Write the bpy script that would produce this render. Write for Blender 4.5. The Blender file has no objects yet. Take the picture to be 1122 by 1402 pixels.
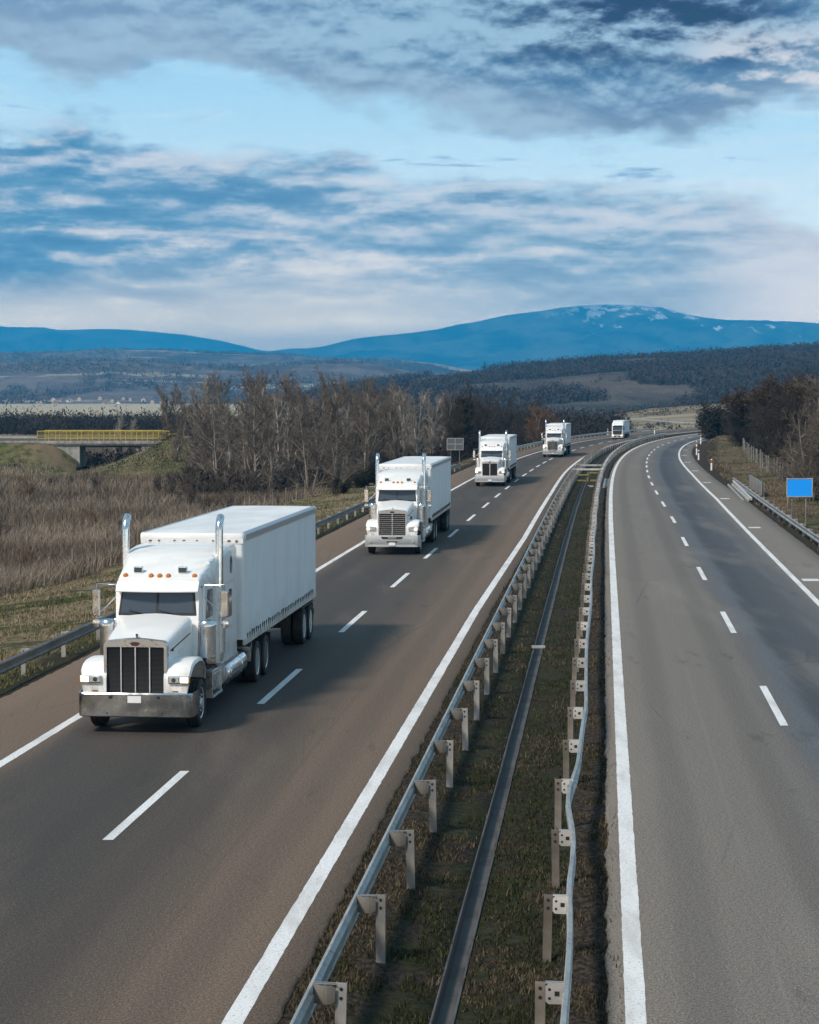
# A convoy of white trucks on a motorway below an overpass, early spring, mountains behind. Everything is built here in code.
EXPOSURE = 0.0
SUN_E = 4.2
SKY_K = 10.0
AIR = (.015, .26, .52)
HAZE_UP = 553
SKY_TINT = (1.0, 1.0, 1.0)
HAZE_D = 1.3e-4
HAZE_C = (.03, .49, 1.0)
OVERHEAD = (1.5, 1.5, 1.48)
import bpy, bmesh, math, random
import numpy as np
from mathutils import Vector, Matrix
random.seed(7); RNG = np.random.default_rng(7)
PI = math.pi
SC = bpy.context.scene
COL = SC.collection

# ------------------------------------------------------------------ mesh building helpers
class MB:
    def __init__(self): self.v = []; self.f = []; self.m = []
    def add(self, vs, fs, mi=0):
        b = len(self.v); self.v += [tuple(p) for p in vs]
        for f in fs: self.f.append([b + i for i in f]); self.m.append(mi)
    def box(self, c, s, mi=0, rz=0.0, rx=0.0):
        hx, hy, hz = s[0]/2, s[1]/2, s[2]/2
        R = Matrix.Rotation(rz, 3, 'Z') @ Matrix.Rotation(rx, 3, 'X')
        vs = [R @ Vector((x, y, z)) + Vector(c) for x in (-hx, hx) for y in (-hy, hy) for z in (-hz, hz)]
        self.add(vs, [(0,1,3,2),(4,6,7,5),(0,4,5,1),(2,3,7,6),(0,2,6,4),(1,5,7,3)], mi)
    def bb(self, x0, x1, y0, y1, z0, z1, mi=0):
        self.box(((x0+x1)/2, (y0+y1)/2, (z0+z1)/2), (abs(x1-x0), abs(y1-y0), abs(z1-z0)), mi)
    def tube(self, pts, r, n=8, mi=0, caps=True):
        pts = [Vector(p) for p in pts]; k = len(pts)
        rs = r if isinstance(r, (list, tuple)) else [r]*k
        rings = []; prev = None
        for i, p in enumerate(pts):
            t = (pts[min(i+1, k-1)] - pts[max(i-1, 0)])
            if t.length < 1e-9: t = Vector((0,0,1))
            t.normalize()
            if prev is None:
                a = Vector((0,0,1)) if abs(t.z) < .9 else Vector((1,0,0))
                u = t.cross(a).normalized()
            else:
                u = (prev - t*prev.dot(t))
                u = u.normalized() if u.length > 1e-6 else t.orthogonal().normalized()
            prev = u; w = t.cross(u)
            rings.append([p + (u*math.cos(2*PI*j/n) + w*math.sin(2*PI*j/n))*rs[i] for j in range(n)])
        self.loft(rings, caps=caps, mi=mi)
    def loft(self, rings, caps=True, mi=0, closed=True):
        n = len(rings[0]); vs = [p for r in rings for p in r]; fs = []
        for i in range(len(rings)-1):
            for j in range(n if closed else n-1):
                a = i*n+j; b = i*n+(j+1) % n
                fs.append((a, b, b+n, a+n))
        if caps and closed:
            fs.append(tuple(range(n-1, -1, -1))); fs.append(tuple((len(rings)-1)*n+j for j in range(n)))
        self.add(vs, fs, mi)
    def lathe(self, prof, c=(0,0,0), axis='X', n=24, mi=0):
        # prof: list of (along axis, radius)
        rings = []
        for a, r in prof:
            ring = []
            for j in range(n):
                t = 2*PI*j/n; x, y = r*math.cos(t), r*math.sin(t)
                p = {'X': (a, x, y), 'Y': (y, a, x), 'Z': (x, y, a)}[axis]
                ring.append((p[0]+c[0], p[1]+c[1], p[2]+c[2]))
            rings.append(ring)
        self.loft(rings, mi=mi)
    def mesh(self, name):
        me = bpy.data.meshes.new(name)
        me.from_pydata(self.v, [], self.f)
        if any(self.m): me.polygons.foreach_set('material_index', self.m)
        bm = bmesh.new(); bm.from_mesh(me); bmesh.ops.recalc_face_normals(bm, faces=bm.faces); bm.to_mesh(me); bm.free()
        return me

def link(name, me, mats, parent=None, smooth=None, bevel=None, seg=2):
    o = bpy.data.objects.new(name, me); COL.objects.link(o)
    if mats is not None and not me.materials:
        for m in (mats if isinstance(mats, (list, tuple)) else [mats]): me.materials.append(m)
    if parent is not None: o.parent = parent
    if smooth is not None:
        me.polygons.foreach_set('use_smooth', [True]*len(me.polygons))
        try: me.set_sharp_from_angle(angle=math.radians(smooth))
        except Exception: pass
    if bevel:
        b = o.modifiers.new('bevel', 'BEVEL'); b.width = bevel; b.segments = seg; b.limit_method = 'ANGLE'; b.angle_limit = math.radians(40)
    return o
def obj(name, mb, mats, parent=None, smooth=None, bevel=None, seg=2):
    return link(name, mb.mesh(name), mats, parent, smooth, bevel, seg)
def empty(name, loc=(0,0,0), rz=0.0, parent=None):
    o = bpy.data.objects.new(name, None); COL.objects.link(o); o.location = loc; o.rotation_euler = (0,0,rz)
    o.empty_display_size = .3
    if parent is not None: o.parent = parent
    return o
def tag(o, label=None, cat=None, group=None, kind=None):
    for k, v in (('label', label), ('category', cat), ('group', group), ('kind', kind)):
        if v: o[k] = v
    return o
def copy_tree(o, parent=None):
    c = o.copy(); COL.objects.link(c)
    if parent is not None: c.parent = parent
    for ch in list(o.children): copy_tree(ch, c)
    return c
def np_mesh(name, V, Fq, mats, attr=None, smooth=False, kind=None):
    """fast mesh from numpy arrays: V (n,3), Fq (m,k) with constant k"""
    me = bpy.data.meshes.new(name); n, (m, k) = len(V), Fq.shape
    me.vertices.add(n); me.vertices.foreach_set('co', np.ascontiguousarray(V, dtype=np.float32).ravel())
    me.loops.add(m*k); me.loops.foreach_set('vertex_index', np.ascontiguousarray(Fq, dtype=np.int32).ravel())
    me.polygons.add(m); me.polygons.foreach_set('loop_start', np.arange(0, m*k, k, dtype=np.int32))
    try: me.polygons.foreach_set('loop_total', np.full(m, k, dtype=np.int32))
    except Exception: pass
    if smooth: me.polygons.foreach_set('use_smooth', np.ones(m, dtype=bool))
    for an, av in (attr or {}).items():
        a = me.attributes.new(an, 'FLOAT', 'POINT'); a.data.foreach_set('value', np.ascontiguousarray(av, dtype=np.float32))
    me.update(calc_edges=True)
    o = bpy.data.objects.new(name, me); COL.objects.link(o)
    for mt in (mats if isinstance(mats, (list, tuple)) else [mats]): me.materials.append(mt)
    if kind: o['kind'] = kind
    return o
def grid_faces(nr, nc):
    i = np.arange(nr-1)[:, None]*nc + np.arange(nc-1)[None, :]
    return np.stack([i, i+1, i+nc+1, i+nc], -1).reshape(-1, 4)

# value noise (numpy) for terrain
_P = RNG.random((256, 256))
def vnoise(x, y):
    x = np.asarray(x, float); y = np.asarray(y, float)
    xi = np.floor(x).astype(int); yi = np.floor(y).astype(int); fx = x-xi; fy = y-yi
    fx = fx*fx*(3-2*fx); fy = fy*fy*(3-2*fy)
    g = lambda a, b: _P[a % 256, b % 256]
    return (g(xi, yi)*(1-fx)+g(xi+1, yi)*fx)*(1-fy) + (g(xi, yi+1)*(1-fx)+g(xi+1, yi+1)*fx)*fy
def fbm(x, y, o=5):
    s = 0; a = .5
    for k in range(o): s = s + a*vnoise(x*2**k+17.3*k, y*2**k+9.1*k); a *= .5
    return s

# ------------------------------------------------------------------ shader helpers
class NT:
    def __init__(self, tree): self.t = tree; self.n = tree.nodes; self.l = tree.links
    def node(self, typ, **kw):
        nd = self.n.new(typ)
        for k, v in kw.items(): setattr(nd, k, v)
        return nd
    def put(self, sock, v):
        if hasattr(v, 'is_output'): self.l.new(v, sock)
        elif v is not None:
            if isinstance(v, (tuple, list)) and len(v) == 3 and sock.type == 'RGBA': v = (*v, 1)
            sock.default_value = v
    def math(self, op, a, b=None, c=None, clamp=False):
        nd = self.node('ShaderNodeMath', operation=op, use_clamp=clamp)
        self.put(nd.inputs[0], a)
        if b is not None: self.put(nd.inputs[1], b)
        if c is not None: self.put(nd.inputs[2], c)
        return nd.outputs[0]
    def mix(self, f, a, b, mode='MIX'):
        nd = self.node('ShaderNodeMix', data_type='RGBA', blend_type=mode, clamp_factor=True)
        self.put(nd.inputs[0], f); self.put(nd.inputs[6], a); self.put(nd.inputs[7], b)
        return nd.outputs[2]
    def vec(self, x, y, z=0.0):
        nd = self.node('ShaderNodeCombineXYZ')
        for i, v in enumerate((x, y, z)): self.put(nd.inputs[i], v)
        return nd.outputs[0]
    def noise(self, vec, scale, detail=4, rough=.55, dist=0.0, out=0):
        nd = self.node('ShaderNodeTexNoise')
        if vec is not None: self.l.new(vec, nd.inputs['Vector'])
        nd.inputs['Scale'].default_value = scale; nd.inputs['Detail'].default_value = detail
        nd.inputs['Roughness'].default_value = rough; nd.inputs['Distortion'].default_value = dist
        return nd.outputs[out]
    def smooth(self, v, a, b, lo=0.0, hi=1.0):
        nd = self.node('ShaderNodeMapRange', interpolation_type='SMOOTHSTEP')
        self.put(nd.inputs[0], v); nd.inputs[1].default_value = a; nd.inputs[2].default_value = b
        nd.inputs[3].default_value = lo; nd.inputs[4].default_value = hi
        return nd.outputs[0]
    def curve(self, v, pts):
        nd = self.node('ShaderNodeFloatCurve'); c = nd.mapping.curves[0]
        c.points[0].location = pts[0]; c.points[1].location = pts[-1]
        for p in pts[1:-1]: c.points.new(*p)
        nd.mapping.use_clip = False; nd.mapping.update()
        self.put(nd.inputs['Value'], v); nd.inputs['Factor'].default_value = 1
        return nd.outputs[0]
    def attr(self, name, out='Fac'): return self.node('ShaderNodeAttribute', attribute_name=name).outputs[out]
    def coord(self, out='Object'): return self.node('ShaderNodeTexCoord').outputs[out]
    def scale(self, v, s):
        nd = self.node('ShaderNodeVectorMath', operation='MULTIPLY'); self.l.new(v, nd.inputs[0]); nd.inputs[1].default_value = s
        return nd.outputs[0]
    def bump(self, h, strength=.3, dist=.02):
        nd = self.node('ShaderNodeBump'); self.l.new(h, nd.inputs['Height']); nd.inputs['Strength'].default_value = strength; nd.inputs['Distance'].default_value = dist
        return nd.outputs[0]

def material(name, color=(.5,.5,.5), rough=.6, metal=0.0, spec=.5, coat=0.0, emit=None, estr=0.0, build=None):
    m = bpy.data.materials.new(name); m.use_nodes = True
    T = NT(m.node_tree); P = m.node_tree.nodes['Principled BSDF']
    P.inputs['Base Color'].default_value = (*color, 1); P.inputs['Roughness'].default_value = rough
    P.inputs['Metallic'].default_value = metal; P.inputs['Specular IOR Level'].default_value = spec
    P.inputs['Coat Weight'].default_value = coat
    if emit: P.inputs['Emission Color'].default_value = (*emit, 1); P.inputs['Emission Strength'].default_value = estr
    if build: build(T, P)
    return m
def mottled(c1, c2, scale, c3=None, stretch=(1,1,1), bump=.0, bscale=None, detail=5, lo=.35, hi=.65):
    def b(T, P):
        co = T.scale(T.coord(), stretch); n = T.noise(co, scale, detail)
        col = T.mix(T.smooth(n, lo, hi), c1, c2)
        if c3: col = T.mix(T.smooth(T.noise(co, scale*.23, 3), .5, .7), col, c3)
        T.put(P.inputs['Base Color'], col)
        if bump: T.put(P.inputs['Normal'], T.bump(T.noise(co, bscale or scale*3, 4), bump, .03))
    return b

# ------------------------------------------------------------------ the road's plan (metres; camera stands over the origin, y runs along the road)
_C4 = [0.12954568, -0.2541158, 0.18959475, 8.95386951, 0.40233436]
_zt = np.arange(-420, 900.5, 1.0)
def _ref(z):
    z = np.asarray(z, float)
    q = np.polyval(_C4, np.clip(z, 23, 390)/100); dq = np.polyval(np.polyder(_C4), np.clip(z, 23, 390)/100)/100
    e = np.clip(z-390, 0, 400)
    return q + np.where(z < 23, (z-23)*dq, 0) + np.where(z > 390, (z-390)*dq + .0004*e*e, 0)
def RX(z): return _ref(z)
def SL(z): return (_ref(np.asarray(z)+.5) - _ref(np.asarray(z)-.5))
_DT = {
 'LE': [(0,-14.3),(295,-14.0)], 'LL': [(0,-11.8),(90,-11.8),(180,-11.65),(236,-11.25),(263,-10.95),(308,-10.7),(356,-10.2)],
 'LD': [(0,-8.2),(37,-8.16),(66,-8.1),(94,-8.0),(136,-7.9),(187,-7.75),(230,-7.6),(283,-7.1),(318,-6.6)],
 'LR': [(0,-4.5),(70,-4.5),(105,-4.25),(155,-4.25),(193,-4.4),(300,-4.2)],
 'LA': [(0,-4.07),(70,-4.07),(105,-3.85),(155,-3.85),(193,-4.0),(300,-3.8)],
 'ML': [(0,-3.5),(250,-3.35),(330,-3.2)], 'DR': [(0,-2.17),(90,-2.08),(163,-2.25)],
 'MR': [(0,-.78),(330,-.78)], 'RA': [(0,-.3),(400,-.3)], 'RL': [(0,0),(400,0)],
 'RD': [(0,3.45),(84,3.47),(120,3.5),(168,3.15),(182,3.05),(235,2.85),(295,2.75),(356,3.0)],
 'RR': [(0,6.85),(71,6.85),(103,6.95),(144,7.1),(189,6.9),(232,6.4),(300,5.9),(360,5.9)],
 'RE': [(0,9.0),(141,9.0),(183,8.5),(243,7.9),(297,7.4)],
}
def off(k, z):
    if not isinstance(k, str): return np.asarray(z)*0 + k
    a = _DT[k]; return np.interp(z, [p[0] for p in a], [p[1] for p in a])
def RP(k, z, dx=0.0, h=0.0):
    return Vector((float(RX(z)+off(k, z)+dx), float(z), h))
def heading(z): return math.atan(float(SL(z)))       # the road runs towards (sin, cos)

def lerp_tab(x, tab): return np.interp(x, [t[0] for t in tab], [t[1] for t in tab])
def ground_h(x, y):
    """height of the ground sheet"""
    x = np.asarray(x, float); y = np.asarray(y, float)
    d = x - RX(np.clip(y, -400, 700))
    prof = lerp_tab(d, [(-400,-3.0),(-70,-2.7),(-40,-2.4),(-30,-2.1),(-26,-1.6),(-22,-1.0),(-17,-.35),(-15.2,-.22),(-14.3,-.07),
        (-3.9,-.07),(-3.5,-.10),(-2.5,-.2),(-1.85,-.2),(-1.0,-.12),(-.32,-.06),(8.9,-.07),(9.8,-.2),(11,-.3),(14,.0),(18,.5),(30,1.6),(60,4),(140,8),(400,12)])
    bump = np.interp(y, [230,290,330,400], [0,1,1,.4])*1.3*np.exp(-((d-11.5)/3.2)**2)*np.clip((d-7.9)/1.5, 0, 1)
    prof = prof + bump
    n = (fbm(x*.06, y*.06, 4)-.5)*np.clip((np.abs(d+2.5)-13)/8, 0, 1)*1.0
    # the knoll and stream bed by the little bridge
    kn = 4.1*np.exp(-(((x+29.0)/6.0)**2 + ((y-274)/18)**2)) 
    st = -1.9*np.exp(-((x+43-(y-290)*.05)/3.0)**2)*np.exp(-((y-285)/30)**2)
    near = prof + n + kn + st
    far = -3.0 + (fbm(x*.004+3, y*.004, 4)-.5)*1.5
    t = np.clip((y-400)/130, 0, 1); t = t*t*(3-2*t)
    return near*(1-t) + far*t

# ------------------------------------------------------------------ camera, sun, sky
cam = bpy.data.objects.new('camera', bpy.data.cameras.new('camera')); COL.objects.link(cam); SC.camera = cam
cam.location = (0, 0, 7.0); cam.rotation_euler = (PI/2 - math.atan(161/2945.), 0, 0)
cam.data.sensor_fit = 'VERTICAL'; cam.data.sensor_height = 24; cam.data.lens = 24*2945/1402.
cam.data.clip_start = .5; cam.data.clip_end = 60000
SC.view_settings.view_transform = 'Standard'; SC.view_settings.look = 'None'; SC.view_settings.gamma = 1.0
SC.view_settings.exposure = EXPOSURE
SC.render.engine = 'CYCLES'
try:
    SC.cycles.use_denoising = True; SC.cycles.denoiser = 'OPENIMAGEDENOISE'
    SC.cycles.max_bounces = 6; SC.cycles.diffuse_bounces = 3; SC.cycles.glossy_bounces = 3; SC.cycles.volume_bounces = 0
    SC.cycles.transparent_max_bounces = 8; SC.cycles.sample_clamp_indirect = 4
except Exception: pass

SUN_EL, SUN_AZ = math.radians(44), math.radians(222)       # azimuth clockwise from +y: behind the camera, to the left
sd = Vector((math.sin(SUN_AZ)*math.cos(SUN_EL), math.cos(SUN_AZ)*math.cos(SUN_EL), math.sin(SUN_EL)))
sl = bpy.data.lights.new('sun', 'SUN'); sl.energy = SUN_E; sl.angle = math.radians(9); sl.color = (1.0, .90, .78)
so = bpy.data.objects.new('sun', sl); COL.objects.link(so); so.rotation_euler = sd.to_track_quat('Z', 'Y').to_euler(); so.location = (-40, -40, 60)

W = bpy.data.worlds.new('World'); SC.world = W; W.use_nodes = True
T = NT(W.node_tree); bg = W.node_tree.nodes['Background']; bg.inputs['Strength'].default_value = .1
sky = T.node('ShaderNodeTexSky', sky_type='NISHITA'); sky.sun_disc = False
sky.sun_elevation = SUN_EL; sky.sun_rotation = SUN_AZ; sky.altitude = 200; sky.air_density = 1.0; sky.dust_density = .3; sky.ozone_density = 2.0
co = T.coord('Generated')
sp = T.node('ShaderNodeSeparateXYZ'); T.l.new(co, sp.inputs[0])
dx, dy, dz = sp.outputs
az = T.math('ARCTAN2', dx, dy); el = T.math('ARCSINE', dz)
# cloud fields are laid out in azimuth / elevation
def field(sa, se, off_e=0.0, scale=1.0, detail=8, rough=.55, seed=0.0, dist=0.0):
    e2 = T.math('ADD', el, off_e) if off_e else el
    v = T.vec(T.math('MULTIPLY', az, sa), T.math('MULTIPLY', e2, se), seed)
    return T.noise(v, scale, detail, rough, dist)
an = T.math('MULTIPLY_ADD', az, 2.0, .5)
def edge(pts):   # photo pixels -> a curve of elevation over azimuth
    P = [((x-561)/2945*2+.5, (540-y)/2945/.25) for x, y in pts]
    return T.math('MULTIPLY', T.curve(an, P), .25)
top_e = edge([(-200,60),(0,72),(60,85),(180,88),(260,82),(380,108),(470,128),(560,142),(700,172),(800,192),(900,184),(1000,166),(1060,140),(1122,122),(1400,100)])
mid_e = edge([(-200,170),(0,180),(100,188),(190,205),(260,214),(330,213),(450,232),(560,252),(640,246),(750,262),(900,272),(1000,278),(1050,300),(1122,335),(1400,380)])
big = field(7, 24, 0, 1, 4, .5, 1.3); det = field(18, 40, 0, 1, 11, .61, 4.1, .1); det_up = field(18, 40, .0045, 1, 11, .61, 4.1, .1)
fin = field(50, 100, 0, 1, 9, .64, 8.2, .05)
wob = T.math('ADD', T.math('MULTIPLY', T.math('SUBTRACT', det, .5), .052), T.math('MULTIPLY', T.math('SUBTRACT', fin, .5), .022))
# upper cloud
hT = T.math('ADD', T.math('SUBTRACT', el, top_e), wob)
mT = T.smooth(hT, -.013, .002)
# middle cloud bank
hM = T.math('ADD', T.math('SUBTRACT', mid_e, el), wob)
mM = T.smooth(hM, -.007, .008)
# broken cover overhead and behind
hi = T.smooth(el, .24, .5)
cover = T.smooth(T.noise(co, 3.2, 7, .55, .4), .42, .6)
mT = T.math('MULTIPLY', mT, T.math('ADD', T.math('MULTIPLY', hi, T.math('SUBTRACT', cover, 1)), 1))
light = T.math('MULTIPLY', T.math('SUBTRACT', det, det_up), 4.2)
stre = field(10, 42, 0, 1, 11, .60, 12.5, .15)
stre_up = field(10, 42, .0045, 1, 11, .60, 12.5, .15)
slight = T.math('MULTIPLY', T.math('SUBTRACT', stre, stre_up), 3.6)
K = SKY_K
def C(r, g, b):   # 8-bit colour -> radiance before the 0.1 strength
    f = lambda c: ((c/255+.055)/1.055)**2.4 if c > 10 else c/255/12.92
    return (f(r)*K, f(g)*K, f(b)*K)
clear = T.mix(.78, T.mix(1.0, sky.outputs[0], SKY_TINT, 'MULTIPLY'), T.mix(T.smooth(el, .07, .15), C(202,232,250), C(164,220,250)))
thin = T.smooth(field(9, 60, 0, 1, 7, .6, 20.1, .5), .48, .78)
clear = T.mix(T.math('MULTIPLY', thin, .5), clear, C(218,232,244))
vT = T.math('ADD', T.math('ADD', T.math('MULTIPLY', T.math('SUBTRACT', big, .5), 1.7), T.math('ADD', T.math('MULTIPLY', T.math('SUBTRACT', det, .5), .8), T.math('MULTIPLY', T.math('SUBTRACT', fin, .5), .7))), light)
edgeT = T.smooth(hT, -.008, .026)
cT = T.mix(T.smooth(vT, -.6, .6), C(68,120,164), C(152,190,216))
cT = T.mix(T.math('MULTIPLY', T.smooth(az, .02, -.15), .45), cT, C(150,182,212))
dk = T.math('MULTIPLY', T.math('MULTIPLY', T.smooth(az, .0, .09), T.smooth(az, .2, .14)), T.smooth(el, .14, .165))
cT = T.mix(T.math('MULTIPLY', dk, T.smooth(vT, .6, -.4)), cT, C(48,80,120))
cT = T.mix(T.math('MULTIPLY', T.math('SUBTRACT', 1, edgeT), .55), cT, C(156,184,208))
bright_pt = T.math('MULTIPLY', T.math('MULTIPLY', T.smooth(az, .115, .15), T.smooth(el, .172, .15)), T.smooth(el, .132, .142))
cT = T.mix(T.math('MULTIPLY', bright_pt, T.smooth(vT, -.25, .45)), cT, C(208,214,224))
# overhead and behind, out of view: even cloud tone chosen for its fill light
cT = T.mix(hi, cT, OVERHEAD)
vM = T.math('ADD', T.math('ADD', T.math('MULTIPLY', T.math('SUBTRACT', stre, .5), 1.7), T.math('ADD', T.math('MULTIPLY', T.math('SUBTRACT', big, .5), .7), T.math('MULTIPLY', T.math('SUBTRACT', fin, .5), .6))), T.math('ADD', T.math('MULTIPLY', light, .6), slight))
baseM = T.mix(T.smooth(az, -.19, .14), C(92,154,194), C(138,178,206))
cM = T.mix(T.math('MULTIPLY', T.smooth(vM, .1, -.8), .5), baseM, C(58,126,174))
cM = T.mix(T.math('MULTIPLY', T.smooth(vM, -.20, 1.0), .92), cM, C(212,219,228))
rim = T.math('MULTIPLY', T.smooth(hM, .040, .006), T.smooth(vM, -.5, .5))
cM = T.mix(T.math('MULTIPLY', rim, .62), cM, C(200,214,230))
low = T.math('ADD', T.smooth(el, .066, .028), T.math('MULTIPLY', T.math('SUBTRACT', stre, .5), 1.2), clamp=True)
lowL = T.mix(T.smooth(az, -.07, .09), C(214,220,224), C(158,188,212))
cM = T.mix(T.math('MULTIPLY', low, .94), cM, lowL)
rgt = T.math('MULTIPLY', T.smooth(az, .11, .185), T.smooth(el, .1, .06))
cM = T.mix(T.math('MULTIPLY', rgt, T.math('ADD', T.math('MULTIPLY', stre, .9), .35, clamp=True)), cM, C(208,216,228))
wis = T.math('MULTIPLY', T.smooth(field(13, 70, 0, 1, 8, .62, 31.7, .3), .60, .70), T.smooth(el, .085, .1))
out = T.mix(T.math('MULTIPLY', wis, .7), clear, C(104,156,200))
out = T.mix(mM, out, cM); out = T.mix(mT, out, cT)
# light of the sky before it crosses the haze: what is seen = sky * t + air * (1 - t)
tau = T.math('DIVIDE', HAZE_D*HAZE_UP, T.math('MAXIMUM', T.math('SINE', T.math('MAXIMUM', el, .034)), .001)); tt = T.math('EXPONENT', T.math('MULTIPLY', tau, -1))
air = T.node('ShaderNodeVectorMath', operation='SCALE'); air.inputs[0].default_value = tuple(a*10 for a in AIR); T.l.new(T.math('SUBTRACT', 1, tt), air.inputs['Scale'])
dif = T.node('ShaderNodeVectorMath', operation='SUBTRACT'); T.l.new(out, dif.inputs[0]); T.l.new(air.outputs[0], dif.inputs[1])
inv_ = T.node('ShaderNodeVectorMath', operation='SCALE'); T.l.new(dif.outputs[0], inv_.inputs[0]); T.l.new(T.math('DIVIDE', 1, tt), inv_.inputs['Scale'])
mx = T.node('ShaderNodeVectorMath', operation='MAXIMUM'); T.l.new(inv_.outputs[0], mx.inputs[0]); mx.inputs[1].default_value = (.1, .1, .1); out = mx.outputs[0]
out = T.mix(T.smooth(el, .0, -.05), out, C(96,92,84))
T.l.new(out, bg.inputs['Color'])

# ------------------------------------------------------------------ materials
M = {}
def dirt(c, scale=2.0, amt=.18, rough=.4, spec=.5, coat=0.0, dark=.62, spray=0.0):
    def b(T, P):
        n = T.noise(T.coord(), scale, 6, .6)
        T.put(P.inputs['Base Color'], T.mix(T.math('MULTIPLY', T.smooth(n, .45, .75), amt), c, tuple(x*dark for x in c)))
        T.put(P.inputs['Roughness'], T.math('MULTIPLY_ADD', n, .25, rough-.12))
        if spray:
            sp = T.node('ShaderNodeSeparateXYZ'); T.l.new(T.coord(), sp.inputs[0]); n2 = T.noise(T.scale(T.coord(), (1,1,.4)), 3.2, 6, .65)
            g = T.math('MULTIPLY', T.smooth(sp.outputs[2], 1.75, .85), T.smooth(n2, .40, .66)); T.put(P.inputs['Base Color'], T.mix(T.math('MULTIPLY', g, spray), P.inputs['Base Color'].links[0].from_socket, (.22,.19,.155)))
    return material('painted_metal', c, rough, 0, spec, coat, build=b)
M['white'] = dirt((.80,.80,.80), 1.4, .26, .36, .5, .3, spray=.55); M['white'].name = 'white_paint'
M['white2'] = dirt((.74,.75,.76), 1.1, .3, .4, .5, .2); M['white2'].name = 'white_paint_dusty'
def canvas_b(T, P):
    co = T.coord(); n = T.noise(T.scale(co, (1, .6, .22)), 1.6, 7, .65); n2 = T.noise(co, .7, 4)
    col = T.mix(T.smooth(n, .42, .78), (.76,.78,.80), (.66,.67,.68))
    sep = T.node('ShaderNodeSeparateXYZ'); T.l.new(co, sep.inputs[0])
    grime = T.math('MULTIPLY', T.smooth(sep.outputs[2], 2.0, 1.2), T.smooth(n2, .35, .7))
    col = T.mix(T.math('MULTIPLY', grime, .5), col, (.36,.35,.33))
    T.put(P.inputs['Base Color'], col); T.put(P.inputs['Normal'], T.bump(T.noise(T.scale(co, (1,1,.7)), .8, 3), .05, .04))
M['canvas'] = material('trailer_canvas', (.7,.7,.7), .55, build=canvas_b)
M['roof'] = material('trailer_roof', (.8,.8,.8), .4, build=mottled((.80,.81,.82), (.68,.69,.70), 1.2, stretch=(1,.4,1)))
M['trim'] = material('brushed_trim', (.55,.56,.58), .32, .9)
def chrome_b(T, P):
    n = T.noise(T.coord(), 4, 5); T.put(P.inputs['Roughness'], T.smooth(n, .3, .8, .16, .30))
M['chrome'] = material('chrome', (.72,.73,.75), .14, 1.0, build=chrome_b)
M['alu'] = material('aluminium', (.58,.59,.61), .35, 1.0, build=lambda T, P: T.put(P.inputs['Roughness'], T.smooth(T.noise(T.coord(), 9, 5), .3, .8, .25, .5)))
M['glass'] = material('dark_glass', (.055,.070,.090), .05, 0, .8)
M['black'] = material('black_frame', (.012,.012,.013), .55)
M['mesh'] = material('grille_mesh', (.02,.021,.024), .45, .3, build=lambda T, P: T.put(P.inputs['Normal'], T.bump(T.node('ShaderNodeTexWave', wave_type='BANDS', bands_direction='Z').outputs[1], .4, .01)))
_w = [n for n in M['mesh'].node_tree.nodes if n.type == 'TEX_WAVE'][0]; _w.inputs['Scale'].default_value = 12
M['mesh'].node_tree.links.new([n for n in [M['mesh'].node_tree.nodes.new('ShaderNodeTexCoord')]][0].outputs['Object'], _w.inputs['Vector'])
M['rubber'] = material('rubber', (.016,.015,.015), .85, build=mottled((.014,.014,.014), (.035,.032,.028), 5))
M['chassis'] = material('chassis_steel', (.03,.028,.026), .7, build=mottled((.02,.02,.02), (.06,.05,.042), 3))
M['amber'] = material('amber_lens', (.55,.16,.01), .2, coat=.5)
M['lens'] = material('headlamp_glass', (.55,.58,.6), .1, .4, coat=.6)
M['lamp_on'] = material('lit_headlamp', (.9,.85,.7), .2, emit=(1,.84,.55), estr=3.0)
M['plate'] = material('blank_plate', (.75,.76,.78), .5)
M['badge'] = material('badge_enamel', (.07,.018,.012), .5)
M['strap'] = material('webbing_strap', (.10,.10,.10), .7)
M['rust'] = material('rust', (.16,.07,.035), .8)
def galv_b(c1, c2, rust):
    def b(T, P):
        co = T.coord(); n = T.noise(co, 1.3, 5); n2 = T.noise(co, 7, 6, .65)
        col = T.mix(T.smooth(n, .35, .7), c1, c2)
        sp = T.node('ShaderNodeSeparateXYZ'); T.l.new(co, sp.inputs[0]); jt = T.math('FRACT', T.math('MULTIPLY', sp.outputs[1], 1/4.05)); col = T.mix(T.math('MULTIPLY', T.smooth(jt, .012, .006), .7), col, (.05,.05,.05))
        if rust: col = T.mix(T.math('MULTIPLY', T.smooth(n2, .58, .72), rust), col, (.16,.10,.06))
        oi = T.node('ShaderNodeObjectInfo').outputs['Random']; col = T.mix(1.0, col, T.math('MULTIPLY_ADD', oi, .45, .68), 'MULTIPLY')
        T.put(P.inputs['Base Color'], col); T.put(P.inputs['Roughness'], T.smooth(n2, .3, .8, .3, .6))
    return b
M['galv'] = material('galvanised_steel', (.5,.5,.5), .45, .3, build=galv_b((.52,.52,.51), (.33,.33,.325), .3))
M['galvdark'] = material('dull_dark_steel', (.16,.17,.18), .5, .4, build=galv_b((.20,.205,.21), (.11,.11,.115), .2))
M['galvpost'] = material('galvanised_post', (.4,.4,.4), .5, .35, build=galv_b((.44,.43,.42), (.27,.26,.25), .5))
M['galvold'] = material('weathered_steel', (.3,.3,.3), .5, .35, build=galv_b((.30,.27,.24), (.17,.145,.12), .6))
M['galvwhite'] = material('pale_galvanised_bracket', (.6,.6,.58), .5, .25, build=galv_b((.62,.60,.58), (.45,.43,.40), .25))
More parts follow.
